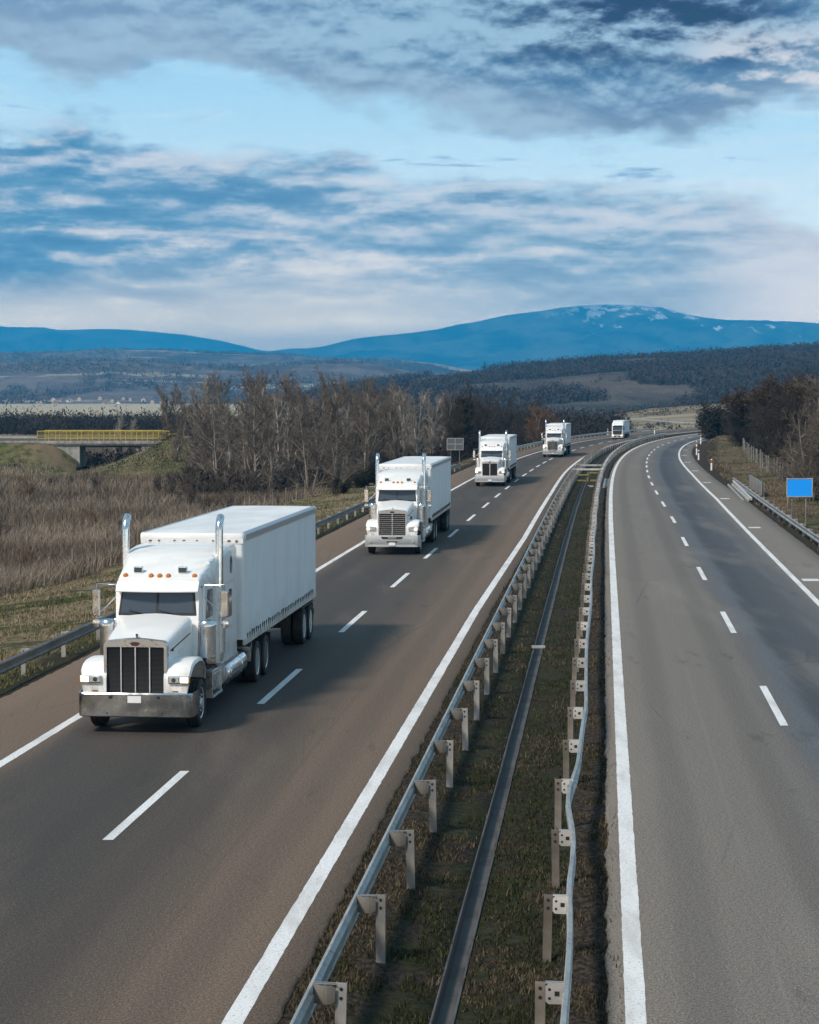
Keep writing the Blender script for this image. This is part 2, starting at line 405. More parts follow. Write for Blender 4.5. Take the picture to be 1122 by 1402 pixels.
def drain_b(T, P):
    co = T.coord(); n = T.noise(co, 1.2, 6, .6); sp = T.node('ShaderNodeSeparateXYZ'); T.l.new(co, sp.inputs[0])
    col = T.mix(T.smooth(n, .35, .7), (.092,.093,.097), (.045,.045,.047))
    silt = T.noise(T.scale(co, (4, .6, 1)), 1.0, 6, .65); col = T.mix(T.math('MULTIPLY', T.smooth(silt, .56, .68), .6), col, (.050,.040,.030))
    jn = T.math('FRACT', T.math('MULTIPLY', sp.outputs[1], .5)); col = T.mix(T.math('MULTIPLY', T.smooth(jn, .02, .008), .8), col, (.012,.012,.012))
    ge = T.node('ShaderNodeNewGeometry'); sn = T.node('ShaderNodeSeparateXYZ'); T.l.new(ge.outputs['True Normal'], sn.inputs[0]); col = T.mix(T.smooth(T.math('ABSOLUTE', sn.outputs[2]), .6, .3), col, (.014,.014,.011))  # steep faces go near black: wall shade painted into the colour
    lf = T.noise(co, 16, 3, .6); col = T.mix(T.math('MULTIPLY', T.smooth(lf, .68, .72), .9), col, (.03,.022,.014))
    T.put(P.inputs['Base Color'], col); T.put(P.inputs['Normal'], T.bump(n, .2, .03))
M['concrete'] = material('concrete', (.3,.3,.29), .85, build=mottled((.30,.29,.275), (.18,.175,.165), 1.7, (.36,.35,.34), bump=.3))
M['wetconc_shaded'] = material('wet_concrete_shaded_walls', (.12,.12,.13), .6, spec=.3, build=drain_b)
M['yellow'] = material('yellow_paint', (.50,.37,.04), .55, build=mottled((.50,.38,.05), (.34,.25,.04), 3))
M['signblue'] = material('sign_blue', (.0,.31,.98), .45)
M['signgrey'] = material('sign_back', (.10,.115,.13), .5, .3)
M['postwhite'] = material('delineator_white', (.78,.78,.76), .5)
M['wood'] = material('old_timber', (.2,.16,.11), .85, build=mottled((.26,.21,.15), (.13,.105,.08), 6, stretch=(1,1,.2)))
M['concpost'] = material('fence_concrete', (.4,.4,.38), .85, build=mottled((.24,.23,.21), (.13,.125,.115), 3))
M['wire'] = material('fence_wire', (.2,.2,.2), .5, .6)

# ------------------------------------------------------------------ ground
def ground_b(T, P):
    d = T.attr('d'); co = T.coord(); geo = T.node('ShaderNodeSeparateXYZ'); T.l.new(co, geo.inputs[0]); y = geo.outputs[1]; x = geo.outputs[0]
    fine = T.noise(co, 5.0, 8, .68); mid = T.noise(co, .9, 6, .6); big = T.noise(co, .12, 5, .6); tuft = T.noise(T.scale(co, (1,.5,1)), 14, 5, .7)
    fresh = T.mix(T.smooth(fine, .3, .7), (.010,.012,.006), (.040,.044,.019)); dry = T.mix(T.smooth(fine, .3, .7), (.10,.075,.045), (.27,.21,.13))
    soil = T.mix(T.smooth(tuft, .3, .7), (.007,.006,.005), (.052,.039,.029))
    # median
    med = T.mix(T.smooth(T.math('ADD', mid, T.math('MULTIPLY', T.math('SUBTRACT', fine, .5), .5)), .40, .56), soil, fresh)
    med = T.mix(T.math('MULTIPLY', T.smooth(tuft, .62, .75), .25), med, dry)
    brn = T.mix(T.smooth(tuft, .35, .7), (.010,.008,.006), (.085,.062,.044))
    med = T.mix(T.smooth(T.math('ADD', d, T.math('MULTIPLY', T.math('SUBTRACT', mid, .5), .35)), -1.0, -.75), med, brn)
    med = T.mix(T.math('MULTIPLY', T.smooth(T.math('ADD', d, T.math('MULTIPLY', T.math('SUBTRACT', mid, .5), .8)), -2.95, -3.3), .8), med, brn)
    # left verge
    ver = T.mix(T.smooth(T.math('ADD', mid, T.math('MULTIPLY', big, .6)), .74, .92), dry, T.mix(.5, fresh, (.085,.085,.035)))
    kerb = T.math('ADD', d, T.math('MULTIPLY', T.math('SUBTRACT', mid, .5), 2.0))
    ver = T.mix(T.smooth(kerb, -16.6, -15.4), ver, T.mix(T.smooth(mid, .4, .6), fresh, soil))
    # reed field floor
    fld = T.mix(T.smooth(fine, .3, .7), (.045,.034,.025), (.125,.092,.066))
    kno = T.smooth(T.math('ADD', T.math('MULTIPLY', mid, .9), T.math('MULTIPLY', big, .5)), .60, .85)
    green = T.mix(kno, T.mix(T.smooth(fine, .3, .7), (.055,.062,.022), (.115,.115,.045)), dry)
    fld = T.mix(T.math('MULTIPLY', T.smooth(y, 232, 250), T.smooth(y, 330, 300)), fld, green)
    left = T.mix(T.smooth(T.math('ADD', d, T.math('MULTIPLY', T.math('SUBTRACT', mid, .5), 3.0)), -27.5, -25.0), fld, ver)
    # right bank
    rgt = T.mix(T.smooth(T.math('ADD', mid, T.math('MULTIPLY', big, .9)), .88, 1.08), T.mix(T.smooth(fine, .3, .75), (.075,.055,.038), (.22,.165,.115)), T.mix(T.smooth(fine, .3, .7), (.04,.042,.018), (.09,.09,.036)))
    rgt = T.mix(T.smooth(T.math('ADD', d, T.math('MULTIPLY', T.math('SUBTRACT', mid, .5), 1.2)), 11.2, 10.2), rgt, brn)
    rgt = T.mix(T.math('MULTIPLY', T.smooth(T.math('ADD', d, T.math('MULTIPLY', T.math('SUBTRACT', mid, .5), 2)), 13.5, 17), .85), rgt, soil)
    near = T.mix(T.smooth(d, -14.6, -14.2), left, med); near = T.mix(T.smooth(d, 2, 4), near, rgt)
    # the plain beyond: strips of stubble, plough and scrub
    st = T.noise(T.vec(T.math('MULTIPLY', x, .0016), T.math('MULTIPLY', y, .0075), 3.0), 1.0, 5, .55, .3)
    far = T.mix(T.smooth(st, .42, .5), (.060,.053,.042), (.17,.138,.098)); far = T.mix(T.smooth(st, .53, .6), far, (.26,.212,.15))
    straw = T.math('MULTIPLY', T.smooth(y, 900, 1100), T.smooth(x, 60, -80)); far = T.mix(T.math('MULTIPLY', straw, T.smooth(big, .25, .5)), far, (.42,.36,.26))
    far = T.mix(T.smooth(y, 2300, 2700), far, (.10,.11,.075))
    T.put(P.inputs['Base Color'], T.mix(T.smooth(y, 430, 560), near, far))
    T.put(P.inputs['Normal'], T.bump(T.math('ADD', fine, T.math('MULTIPLY', tuft, .6)), .8, .10))
M['ground'] = material('ground_cover', (.1,.1,.08), .95, spec=.15, build=ground_b)
cols = [-16000,-9000,-6000,-4000,-2800,-2000,-1400,-1000,-700,-500,-380,-300,-250,-210] + list(np.arange(-180,-60,8)) + list(np.arange(-60,-30,2.5)) + list(np.arange(-30,-15.5,.75)) + \
    [-15.2,-14.8,-14.4,-14.2,-9,-4.2,-3.95,-3.6,-3.3,-3.0,-2.7,-2.345,-2.34,-2.08,-2.075,-1.6,-1.3,-1.0,-.7,-.45,-.32,-.2,4,6.0,6.8,7.3,7.6,7.9,8.2,8.5,8.8] + list(np.arange(9.1,16,.5)) + \
    list(np.arange(16,32,1.5)) + [34,38,44,52,62,75,90,110,140,180,240,320,420,560,750,1000,1400,2000,2800,4000,6000,9000]
rows = [-500,-250,-150,-90,-50,-25,0] + list(np.arange(8,120,1.6)) + list(np.arange(120,340,3)) + list(np.arange(340,560,8)) + [570,600,640,690,750,830,930,1050,1200,1400,1650,1950,2300,2800,3500,4500,6000,8000,11000,15000,21000]
cols = np.array(cols, float); rows = np.array(rows, float)
Dg, Yg = np.meshgrid(cols, rows); Xg = Dg + RX(np.clip(Yg, -400, 700)); Zg = ground_h(Xg, Yg)
inner = (Dg > -2.342) & (Dg < -2.078) & (Yg < 420); Zg = np.where(inner, Zg-.6, Zg)
micro = (np.abs(Dg+2.15) > .3) & (Dg > -14.1) & (Dg < 8.7); Zg = np.where(micro, Zg, Zg)
Zg = Zg + np.where(np.abs(Dg+2.5) > 12.2, (RNG.random(Zg.shape)-.5)*.07, 0)*(Yg < 400)
go = np_mesh('ground', np.stack([Xg, Yg, Zg], -1).reshape(-1, 3), grid_faces(*Dg.shape), M['ground'], {'d': Dg.ravel()}, smooth=True, kind='structure')

# ------------------------------------------------------------------ carriageways
def road_b(kind):
    def b(T, P):
        d = T.attr('d'); co = T.coord()
        gr = T.noise(co, 38, 3, .6); gr2 = T.noise(co, 9, 4, .6); st = T.noise(T.scale(co, (1.6, .035, 1)), 1.0, 6, .6); big = T.noise(T.scale(co, (.35, .06, 1)), 1.0, 5, .6)
        wob = T.math('MULTIPLY', T.math('SUBTRACT', st, .5), 1.3)
        dd = T.math('ADD', d, wob)
        if kind == 'left':
            brown, dark, pale = (.150,.108,.080), (.048,.041,.036), (.190,.142,.110)
            f = T.curve(T.math('MULTIPLY_ADD', dd, 1/12., 15/12.), [(-.2,0),(.05,.0),(.25,.12),(.32,.85),(.52,.95),(.62,.80),(.72,.5),(.80,.12),(1,0)])
            col = T.mix(f, brown, dark)
            col = T.mix(T.math('MULTIPLY', T.smooth(big, .5, .72), .35), col, pale)
        else:
            brown, dark, pale = (.178,.158,.138), (.050,.056,.068), (.220,.198,.174)
            f = T.curve(T.math('MULTIPLY_ADD', dd, .1, 0.05), [(-.1,0),(.1,.1),(.33,.25),(.42,.6),(.50,.95),(.58,.9),(.66,.62),(.74,.25),(.80,0),(1,0)])
            col = T.mix(f, brown, dark)
            col = T.mix(T.math('MULTIPLY', T.smooth(big, .5, .72), .4), col, pale)
            blue = T.curve(T.math('MULTIPLY_ADD', dd, .1, 0.05), [(0,0),(.40,0),(.45,.8),(.50,0),(.62,0),(.68,.7),(.73,0),(1,0)])
            col = T.mix(T.math('MULTIPLY', blue, .55), col, (.12,.135,.155))
        col = T.mix(1.0, col, T.smooth(gr, .30, .70, .45, 1.55), 'MULTIPLY'); col = T.mix(T.math('MULTIPLY', T.smooth(gr, .60, .68), .35), col, (.30,.27,.24))
        g3 = T.noise(co, 15, 3, .7); col = T.mix(1.0, col, T.smooth(g3, .32, .68, .82, 1.18), 'MULTIPLY'); col = T.mix(T.math('MULTIPLY', T.smooth(gr2, .55, .75), .25), col, pale)
        # wheel tracks and a paving seam in each carriageway
        ph = T.math('COSINE', T.math('MULTIPLY', T.math('ADD', T.math('ADD', d, T.math('MULTIPLY', wob, .25)), 9.05 if kind == 'left' else -.87), 2*PI/1.81))
        inl = T.math('MULTIPLY', T.smooth(d, -12, -11.6), T.smooth(d, -4.5, -4.9)) if kind == 'left' else T.math('MULTIPLY', T.smooth(d, 0, .3), T.smooth(d, 7.0, 6.6))
        col = T.mix(T.math('MULTIPLY', T.math('MULTIPLY', T.smooth(ph, .1, 1), inl), .20), col, (.03,.029,.029))
        sm = T.math('ABSOLUTE', T.math('ADD', T.math('ADD', d, T.math('MULTIPLY', wob, .06)), 6.1 if kind == 'left' else -1.75))
        col = T.mix(T.math('MULTIPLY', T.math('MULTIPLY', T.smooth(sm, .05, .015), T.smooth(st, .42, .55)), .16), col, (.24,.22,.20) if kind == 'right' else (.03,.027,.025))
        oil = T.noise(T.scale(co, (.9, .22, 1)), 1.0, 5, .7); col = T.mix(T.math('MULTIPLY', T.smooth(oil, .60, .68), .30), col, (.028,.026,.025))
        # hairline cracks and sealed seams
        vo = T.node('ShaderNodeTexVoronoi', feature='DISTANCE_TO_EDGE'); T.l.new(T.scale(co, (.30, .05, 1)), vo.inputs['Vector']); vo.inputs['Scale'].default_value = 1.0
        crk = T.math('MULTIPLY', T.smooth(vo.outputs[0], .007, .002), T.smooth(big, .48, .6))
        col = T.mix(T.math('MULTIPLY', crk, .35), col, (.03,.028,.027))
        T.put(P.inputs['Base Color'], col); T.put(P.inputs['Normal'], T.bump(gr, .35, .006))
        T.put(P.inputs['Roughness'], T.smooth(f, 0, 1, .88, .72))
    return b
M['road_left'] = material('asphalt_brown', (.1,.09,.08), .85, spec=.3, build=road_b('left'))
M['road_right'] = material('asphalt_grey', (.1,.1,.1), .85, spec=.3, build=road_b('right'))
ry = np.concatenate([np.arange(-120, 14, 8), np.arange(14, 120, .2), np.arange(120, 440, 2.5), np.arange(440, 640, 8)])
def strip(name, a, b, mat, z, n=14, skirt=.0, y0=None, y1=None, ragged=0.0):
    ys = ry if y0 is None else np.arange(y0, y1+.01, 2.5 if y1-y0 > 20 else max(.5, (y1-y0)/6))
    if y0 is not None: ys = np.linspace(y0, y1, max(3, int((y1-y0)/2.5)+1))
    A = off(a, ys); B = off(b, ys); t = np.linspace(0, 1, n)
    D = A[:, None]*(1-t) + B[:, None]*t
    Z = np.full(D.shape, z)
    if skirt:
        D = np.concatenate([D[:, :1]-.06, D, D[:, -1:]+.06], 1)
        rg = ((fbm(ys*2.6, ys*0+3, 5)-.47)*2*ragged)[:, None]; rg2 = ((fbm(ys*2.4, ys*0+8, 5)-.47)*2*ragged)[:, None]; D[:, :2] += rg; D[:, -2:] += rg2
        Z = np.concatenate([np.full((len(ys), 1), z-skirt), Z, np.full((len(ys), 1), z-skirt)], 1)
    Y = np.repeat(ys[:, None], D.shape[1], 1); X = D + RX(Y)
    return np_mesh(name, np.stack([X, Y, Z], -1).reshape(-1, 3), grid_faces(*D.shape), mat, {'d': D.ravel()}, smooth=not skirt, kind='structure')
strip('road', 'LE', 'LA', M['road_left'], 0, skirt=.14, ragged=.06)
strip('road', 'RA', 'RE', M['road_right'], 0, skirt=.14, ragged=.05)
def paint_b(T, P):
    co = T.coord(); n = T.noise(co, 26, 6, .7); n2 = T.noise(T.scale(co, (1.5,.3,1)), 1.5, 5, .6)
    col = T.mix(T.math('MULTIPLY', T.smooth(n, .53, .66), .85), (.72,.73,.75), (.20,.18,.17))
    col = T.mix(T.math('MULTIPLY', T.smooth(n2, .42, .72), .6), col, (.40,.385,.365))
    T.put(P.inputs['Base Color'], col)
M['paint'] = material('road_paint', (.8,.8,.8), .7, build=paint_b)
def line(key, w):
    ys = ry; A = off(key, ys)
    jt = .0035*RNG.standard_normal((len(ys), 2)); D = np.stack([A-w/2, A+w/2], 1)+jt; Y = np.repeat(ys[:, None], 2, 1)
    np_mesh('road_edge_line', np.stack([D+RX(Y), Y, np.full(D.shape, .005)], -1).reshape(-1, 3), grid_faces(*D.shape), M['paint'], kind='structure')
line('LL', .21); line('LR', .24); line('RL', .24); line('RR', .21)
def dashes(key, centres, length, w):
    V = []; F = []
    for c in centres:
        p = np.linspace(c-length/2, c+length/2, 4); b = len(V)
        for z in p: V += [(RX(z)+off(key, z)-w/2, z, .005), (RX(z)+off(key, z)+w/2, z, .005)]
        for i in range(3): F.append((b+2*i, b+2*i+1, b+2*i+3, b+2*i+2))
    np_mesh('road_dash_line', np.array(V, float), np.array(F), M['paint'], kind='structure')
dashes('LD', [-23, -8, 7, 21.8, 36.6, 51.5, 66.2, 81, 94.7, 108.4, 122.1, 135.9, 149.2, 162.2, 174.9, 187.3, 199, 210.5, 221.5, 233, 245, 257.5, 270, 283, 296, 309, 322, 335, 348, 361, 374, 387, 400], 6.2, .17)
dashes('RD', [-22, -4.5, 13, 30.7, 48.3, 66, 84, 102.3, 120.2, 137.3, 153.6, 168.6, 182.9, 196.4, 209.3, 221.9, 234.8, 248, 260.5, 273, 286, 299, 312, 325, 338, 351, 364, 377, 390, 403], 6.2, .17)
V = []; F = []
for y in (81, 113, 144.5, 171, 197, 222, 247, 271, 295):
    x0 = RX(y)+off('RR', y)+.22; b = len(V); sl_ = float(SL(y))
    V += [(x0, y-.5, .005), (x0+.62, y-.5, .005), (x0+.62+sl_, y+.5, .005), (x0+sl_*.9, y+.5, .005)]; F.append((b, b+1, b+2, b+3))
np_mesh('road_shoulder_marks', np.array(V, float), np.array(F), M['paint'], kind='structure')

# drain: a concrete channel down the middle of the median
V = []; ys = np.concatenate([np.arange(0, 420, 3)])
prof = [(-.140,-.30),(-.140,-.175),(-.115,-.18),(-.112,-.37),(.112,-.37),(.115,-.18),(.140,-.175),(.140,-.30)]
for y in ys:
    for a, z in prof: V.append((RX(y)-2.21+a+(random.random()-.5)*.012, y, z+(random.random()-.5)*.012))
dr = np_mesh('drain_channel', np.array(V), grid_faces(len(ys), len(prof)), M['wetconc_shaded'], kind='structure')

# ------------------------------------------------------------------ steel guardrails
WPROF = [(-.012,-.155),(.030,-.135),(.040,-.095),(-.030,-.045),(-.030,.045),(.040,.095),(.030,.135),(-.012,.155),(-.016,.150),(.024,.131),(.034,.098),(-.036,.047),(-.036,-.047),(.034,-.098),(.024,-.131),(-.016,-.150)]
def beam(mb, ys, xf, zc, side):
    """W-profile extruded along the road; side = +1 when the hump faces +x"""
    rings = []
    for i, y in enumerate(ys):
        x = xf(y); z = zc(y) if callable(zc) else zc
        rings.append([(x+side*a, y, z+b) for a, b in WPROF])
    mb.loft(rings)
def arc_positions(y0, y1, step):
    zz = np.arange(y0, y1, .25); ss = np.concatenate([[0], np.cumsum(np.hypot(.25, np.diff(RX(zz))))])
    return [float(np.interp(s, ss, zz)) for s in np.arange(0, ss[-1], step)]
def post_mesh(h, w=.12, t=.055, holes=True):
    mb = MB()  # C-channel, open towards +y, bolt holes shown as small dark discs
    mb.bb(-w/2, w/2, -.006, .006, -.5, h); mb.bb(-w/2, -w/2+.008, .006, t, -.5, h-.002); mb.bb(w/2-.008, w/2, .006, t, -.5, h-.002)
    if holes:
        for z in (h-.07, h-.17): mb.lathe([(-.011, .0), (-.011, .020), (-.004, .020)], (0, 0, z), 'Y', 10, 1)
    return mb.mesh('post')
def bracket_mesh(L, h, side, holes=True, curved=False):
    """plate from post to beam, across the road"""
    mb = MB(); pts = []
    n = 6
    for i in range(n+1):
        t = i/n; x = side*(.058+t*(L-.058)); yb = (-.02 - .05*math.sin(PI*t)) if curved else -.012
        pts.append((x, yb))
    r1 = [[(x, y, -h/2+ (.03 if i in (0,) else 0)), (x, y-.008, -h/2+(.03 if i in (0,) else 0)), (x, y-.008, h/2-(.03 if i in (0,) else 0)), (x, y, h/2-(.03 if i in (0,) else 0))] for i, (x, y) in enumerate(pts)]
    mb.loft(r1)
    mb.bb(min(side*.058, side*L), max(side*.058, side*L), -.02, .06, h/2+.002, h/2+.010)
    if holes:
        for z in (-h*.22, h*.22): mb.lathe([(-.024, .0), (-.024, .016), (-.019, .016)], (side*.10, 0, z), 'Y', 10, 1)
        mb.bb(side*L*.62, side*L*.82, -.026, -.021, -.02, .03, 1)
    return mb.mesh('bracket')
def guardrail(name, label, key, bx, px, y0, y1, step, zc, ztop, side, pm, bm_, mats, step_beam=2.0, wob=None, group='steel guardrails along the motorway'):
    """bx, px: x offsets of beam and posts from the key line; side: where the post stands seen from the beam"""
    mid = (y0+y1)/2; root = empty(name, (0, 0, 0)); tag(root, label, 'guardrail', group)
    mb = MB(); ys = np.arange(y0, y1, step_beam)
    w = (lambda y: 0.0) if wob is None else wob
    beam(mb, ys, lambda y: float(RX(y)+off(key, y))+bx+w(y), zc, -side)
    obj('beam', mb, mats['beam'], root, smooth=35)
    for y in arc_positions(y0+.6, y1-1, step):
        a = heading(y); jit = random.uniform(-.03, .03)
        o = bpy.data.objects.new('post', pm); COL.objects.link(o); o.parent = root
        gz = float(ground_h(RX(y)+off(key, y)+px, y)) if abs(off(key, y)) > 10 else 0.0
        o.location = (float(RX(y)+off(key, y))+px+w(y)*.5, y, (ztop(y) if callable(ztop) else ztop)+jit*.4); o.rotation_euler = (random.uniform(-.02,.02), random.uniform(-.025,.025), -a+random.uniform(-.04,.04))
        b = bpy.data.objects.new('bracket', bm_); COL.objects.link(b); b.parent = o
        b.location = (0, -.02, -.12)
    return root
def mats_on(me, *ms):
    for m in ms: me.materials.append(m)
    return me
pm_l = mats_on(post_mesh(.0), M['galvpost'], M['black'])       # origin at the post's top
for me, dz in ((pm_l, 0),):
    for v in me.vertices: v.co.z = v.co.z*1.9 if v.co.z < -.4 else v.co.z
br_l = mats_on(bracket_mesh(.30, .20, -1, curved=True), M['galvold'], M['black'])
pm_r = mats_on(post_mesh(.0, .11), M['galvold'], M['black'])
for v in pm_r.vertices: v.co.z = v.co.z*1.9 if v.co.z < -.4 else v.co.z
br_r = mats_on(bracket_mesh(.25, .22, 1), M['galvwhite'], M['black'])
br_v = mats_on(bracket_mesh(.18, .22, -1, holes=False), M['galvwhite'], M['black'])
br_w = mats_on(bracket_mesh(.18, .22, 1, holes=False), M['galvwhite'], M['black'])
guardrail('median_guardrail', 'galvanised guardrail on the truck side of the grass median, brown brackets on tall posts', 'ML', 0, .32, 14, 330, 4.05, .56, .73, 1, pm_l, br_l, {'beam': M['galv']})
def dent(y): return -.13*math.exp(-((y-33.5)/2.2)**2) - .05*math.exp(-((y-27.5)/1.6)**2) + .022*math.sin(y*.31) + .03*math.exp(-((y-44)/2)**2)
guardrail('median_guardrail', 'bent pale guardrail on the empty-carriageway side of the median, white plates on brown posts', 'MR', 0, -.27, 14, 350, 4.05, .58, .74, -1, pm_r, br_r, {'beam': M['galv']}, step_beam=1.0, wob=dent)
guardrail('roadside_guardrail', 'grey guardrail on the dry grass verge beside the leading truck', 'LL', -3.2, -3.42, 30, 205, 4.05, .36, .50, -1, pm_l, br_w, {'beam': M['galvdark']})
guardrail('roadside_guardrail', 'pale guardrail in front of the blue sign, starting at the grey panel', 'RL', 9.55, 9.77, 60, 171, 4.05, .30, .44, 1, pm_l, br_v, {'beam': M['galv']})
guardrail('roadside_guardrail', 'distant guardrail at the far end of the left carriageway, by the last truck', 'LL', -3.0, -3.2, 252, 420, 4.05, .45, .6, -1, pm_l, br_w, {'beam': M['galv']})

# end of the right-hand rail: lower rails running down to the ground
t = tag(empty('guardrail_end', (0, 0, 0)), 'rusty white guardrail end rails lying on the ground at the shoulder', 'guardrail end')
for i, (a, b, z0, z1) in enumerate(((9.1, 9.3, .02, .05), (8.75, 9.0, .0, .02), (9.3, 9.4, .1, .3))):
    mb = MB(); ys = np.linspace(142, 166, 10)
    mb.loft([[(float(RX(y))+a+(b-a)*k/9+dx, y, z0+(z1-z0)*k/9+dz) for dx, dz in ((-.06,-.08),(.06,-.08),(.06,.08),(-.06,.08))] for k, y in enumerate(ys)])
    obj('end_rail', mb, M['galvwhite'], t)

# crossing between the two median rails, and the yellow frame below it
def yy(y, d, z): return (float(RX(y))+d, y, z)
t = tag(empty('crossing_rail', (0,0,0)), 'pale steel rails bridging the gap between both median guardrails', 'barrier')
for y, z in ((193, .72), (183, .70)):
    mb = MB(); x0, x1 = float(RX(y))-3.5, float(RX(y))-.7; mb.bb(x0, x1, y-.06, y+.06, z-.16, z)
    obj('rail', mb, M['galvwhite'], t, bevel=.02)
for d in (-3.3, -2.1, -.9):
    mb = MB(); mb.tube([yy(183.2, d, -.2), yy(183.2, d, .55)], .05, 8); obj('post', mb, M['galvpost'], t)
t = tag(empty('yellow_frame', (0,0,0)), 'yellow steel frame standing over the median drain', 'frame')
yb = 178; M['yellowold'] = material('faded_yellow_paint', (.28,.21,.05), .6, build=mottled((.30,.23,.055), (.15,.115,.035), 4))
mb = MB(); mb.bb(float(RX(yb))-3.3, float(RX(yb))-1.95, yb-.06, yb+.06, .28, .40); obj('top_beam', mb, M['yellowold'], t, bevel=.01)
mb = MB(); mb.bb(float(RX(yb))-2.0, float(RX(yb))-.85, yb+1.0, yb+1.12, .42, .54); obj('top_beam', mb, M['yellowold'], t, bevel=.01)
mb = MB(); mb.bb(float(RX(yb))-3.3, float(RX(yb))-2.2, yb-.05, yb+.05, -.22, -.06); obj('base_beam', mb, M['yellowold'], t, bevel=.01)
mb = MB(); mb.bb(float(RX(yb))-1.85, float(RX(yb))-.95, yb-.25, yb-.12, -.22, -.04); obj('base_beam', mb, M['yellowold'], t, bevel=.01)
for d in (-3.25, -2.05, -.9):
    mb = MB(); mb.bb(float(RX(yb))+d-.06, float(RX(yb))+d+.06, yb+.07, yb+.17, -.25, .42); obj('leg', mb, M['yellowold'], t, bevel=.01)
mb = MB(); mb.bb(float(RX(168))-1.75, float(RX(168))-1.15, 166.5, 169.5, -.22, -.16); o = obj('concrete_slab', mb, M['concrete'], None, bevel=.02); tag(o, 'pale concrete slab beside the drain in front of the yellow frame', 'slab')
mb = MB(); mb.loft([[(float(RX(q))+a, q, z) for a, z in ((-.66,-.15),(-.26,-.15),(-.26,.012),(-.66,.012))] for q in (163, 167, 171, 175, 179)]); o = obj('concrete_apron', mb, M['concrete'], None); tag(o, 'pale concrete apron at the asphalt edge beside the yellow frame', 'slab')
# cross strut of the drain
mb = MB(); mb.bb(float(RX(60.6))-2.40, float(RX(60.6))-2.02, 60.5, 60.66, -.172, -.10); o = obj('drain_strut', mb, M['galvwhite'], None, bevel=.01); tag(o, 'white strut laid across the narrow concrete drain', 'strut')

# ------------------------------------------------------------------ signs, panels, marker posts
def sign(name, label, x, y, base, w, h, zb, face, rz, cat='sign', back=False, legs=(.22, .78)):
    t = tag(empty(name, (x, y, base), rz), label, cat)
    mb = MB(); mb.bb(-w/2, w/2, -.015, .015, zb, zb+h); obj('sign_panel', mb, face, t)
    fr = MB(); e = .05
    for x0, x1, z0, z1 in ((-w/2-e, w/2+e, zb-e, zb), (-w/2-e, w/2+e, zb+h, zb+h+e), (-w/2-e, -w/2, zb, zb+h), (w/2, w/2+e, zb, zb+h)): fr.bb(x0, x1, -.03, .03, z0, z1)
    if back:
        fr.bb(-w/2, w/2, -.045, -.018, zb+h*.5-.03, zb+h*.5+.03); fr.bb(-.03, .03, -.04, -.018, zb, zb+h*.5-.032); fr.bb(-.03, .03, -.04, -.018, zb+h*.5+.032, zb+h)
    obj('sign_frame', fr, M['galvwhite'] if not back else M['galv'], t)
    for k in legs:
        mb = MB(); mb.tube([(-w/2+w*k, .06, -.5), (-w/2+w*k, .06, zb+h*.8)], .04, 10); obj('leg', mb, M['galv'], t, smooth=40)
    return t
sy = 119; sign('road_sign', 'plain blue rectangular road sign on two grey legs behind the guardrail', 561e-9+(1095.5-561)/2945*sy, sy, -.35, 1.36, .95, 1.72, M['signblue'], 0)
sy = 205; sign('road_sign', 'back of a grey framed road sign beside the trees on the left verge', (623.5-561)/2945*sy, sy, -.3, 1.5, 1.05, 2.05, M['signgrey'], -.12, back=True)
t = tag(empty('metal_panel', (RX(160)+10.75, 160, -.2), -heading(160)-.0), 'ribbed grey steel panel standing behind the start of the right guardrail', 'panel')
mb = MB(); ys = np.linspace(-7.5, 7.5, 61); rings = []
for i, y in enumerate(ys):
    o_ = .03 if i % 2 else -.03; rings.append([(o_, y, .0), (o_+.02, y, .0), (o_+.02, y, .98), (o_, y, .98)])
mb.loft(rings); obj('ribbed_sheet', mb, M['galv'], t)
for y in (-7.3, 0, 7.3):
    mb = MB(); mb.bb(.07, .15, y-.05, y+.05, -.5, .95); obj('post', mb, M['galvpost'], t)
mb = MB(); mb.tube([(0,0,-.3),(0.02,0,.75)], [.075,.06], 8); o = obj('wooden_stake', mb, M['wood'], None, smooth=40); o.location = (RX(137)+11.3, 137, -.2); tag(o, 'short brown wooden stake behind the right guardrail', 'stake')
dl0 = empty('marker_post'); 
mb = MB(); mb.loft([[(-.06*s,-.04,z),(.06*s,-.04,z),(.06*s,.04,z),(-.06*s,.04,z)] for z, s in ((-.2,1),(.62,1))]); obj('post_body', mb, M['postwhite'], dl0)
mb = MB(); mb.bb(-.062,.062,-.042,.042,.62,.84); obj('dark_band', mb, M['black'], dl0)
mb = MB(); mb.bb(-.03,.03,-.05,-.043,.66,.80); obj('reflector', mb, M['amber'], dl0)
mb = MB(); mb.loft([[(-.06,-.04,.84),(.06,-.04,.84),(.06,.04,.84),(-.06,.04,.84)],[(-.055,-.03,.92),(.055,-.03,.92),(.055,.03,.90),(-.055,.03,.90)]]); obj('post_cap', mb, M['postwhite'], dl0)
spots = [(RX(201)+9.0, 201, -.1, 'white marker post with dark band on the right bank, nearest to the panel'), (RX(232)+8.4, 232, -.05, 'lower white marker post on the inside of the right-hand bend'),
    (RX(250)+8.3, 250, .0, 'middle white marker post on the inside of the right-hand bend'), (RX(268)+8.2, 268, .1, 'upper white marker post on the inside of the right-hand bend'), (RX(300)+8.0, 300, .3, 'white marker post by the dark bush where the road disappears'),
    (RX(233)-14.6, 233, -.1, 'white marker post on the left verge beside the fourth truck'), (RX(352)-10.0+1.2, 372, 0, 'tiny white marker post at the far bend right of the last truck'), (RX(372)-9.0+4.2, 380, 0, 'farthest white marker post along the top of the bend')]
for i, (x, y, z, lb) in enumerate(spots):
    o = dl0 if i == 0 else copy_tree(dl0); o.location = (float(x), y, z); o.rotation_euler = (0,0,-heading(y)); o.scale = (1.25,1.25,1.15); tag(o, lb, 'marker post', 'marker posts along the road')

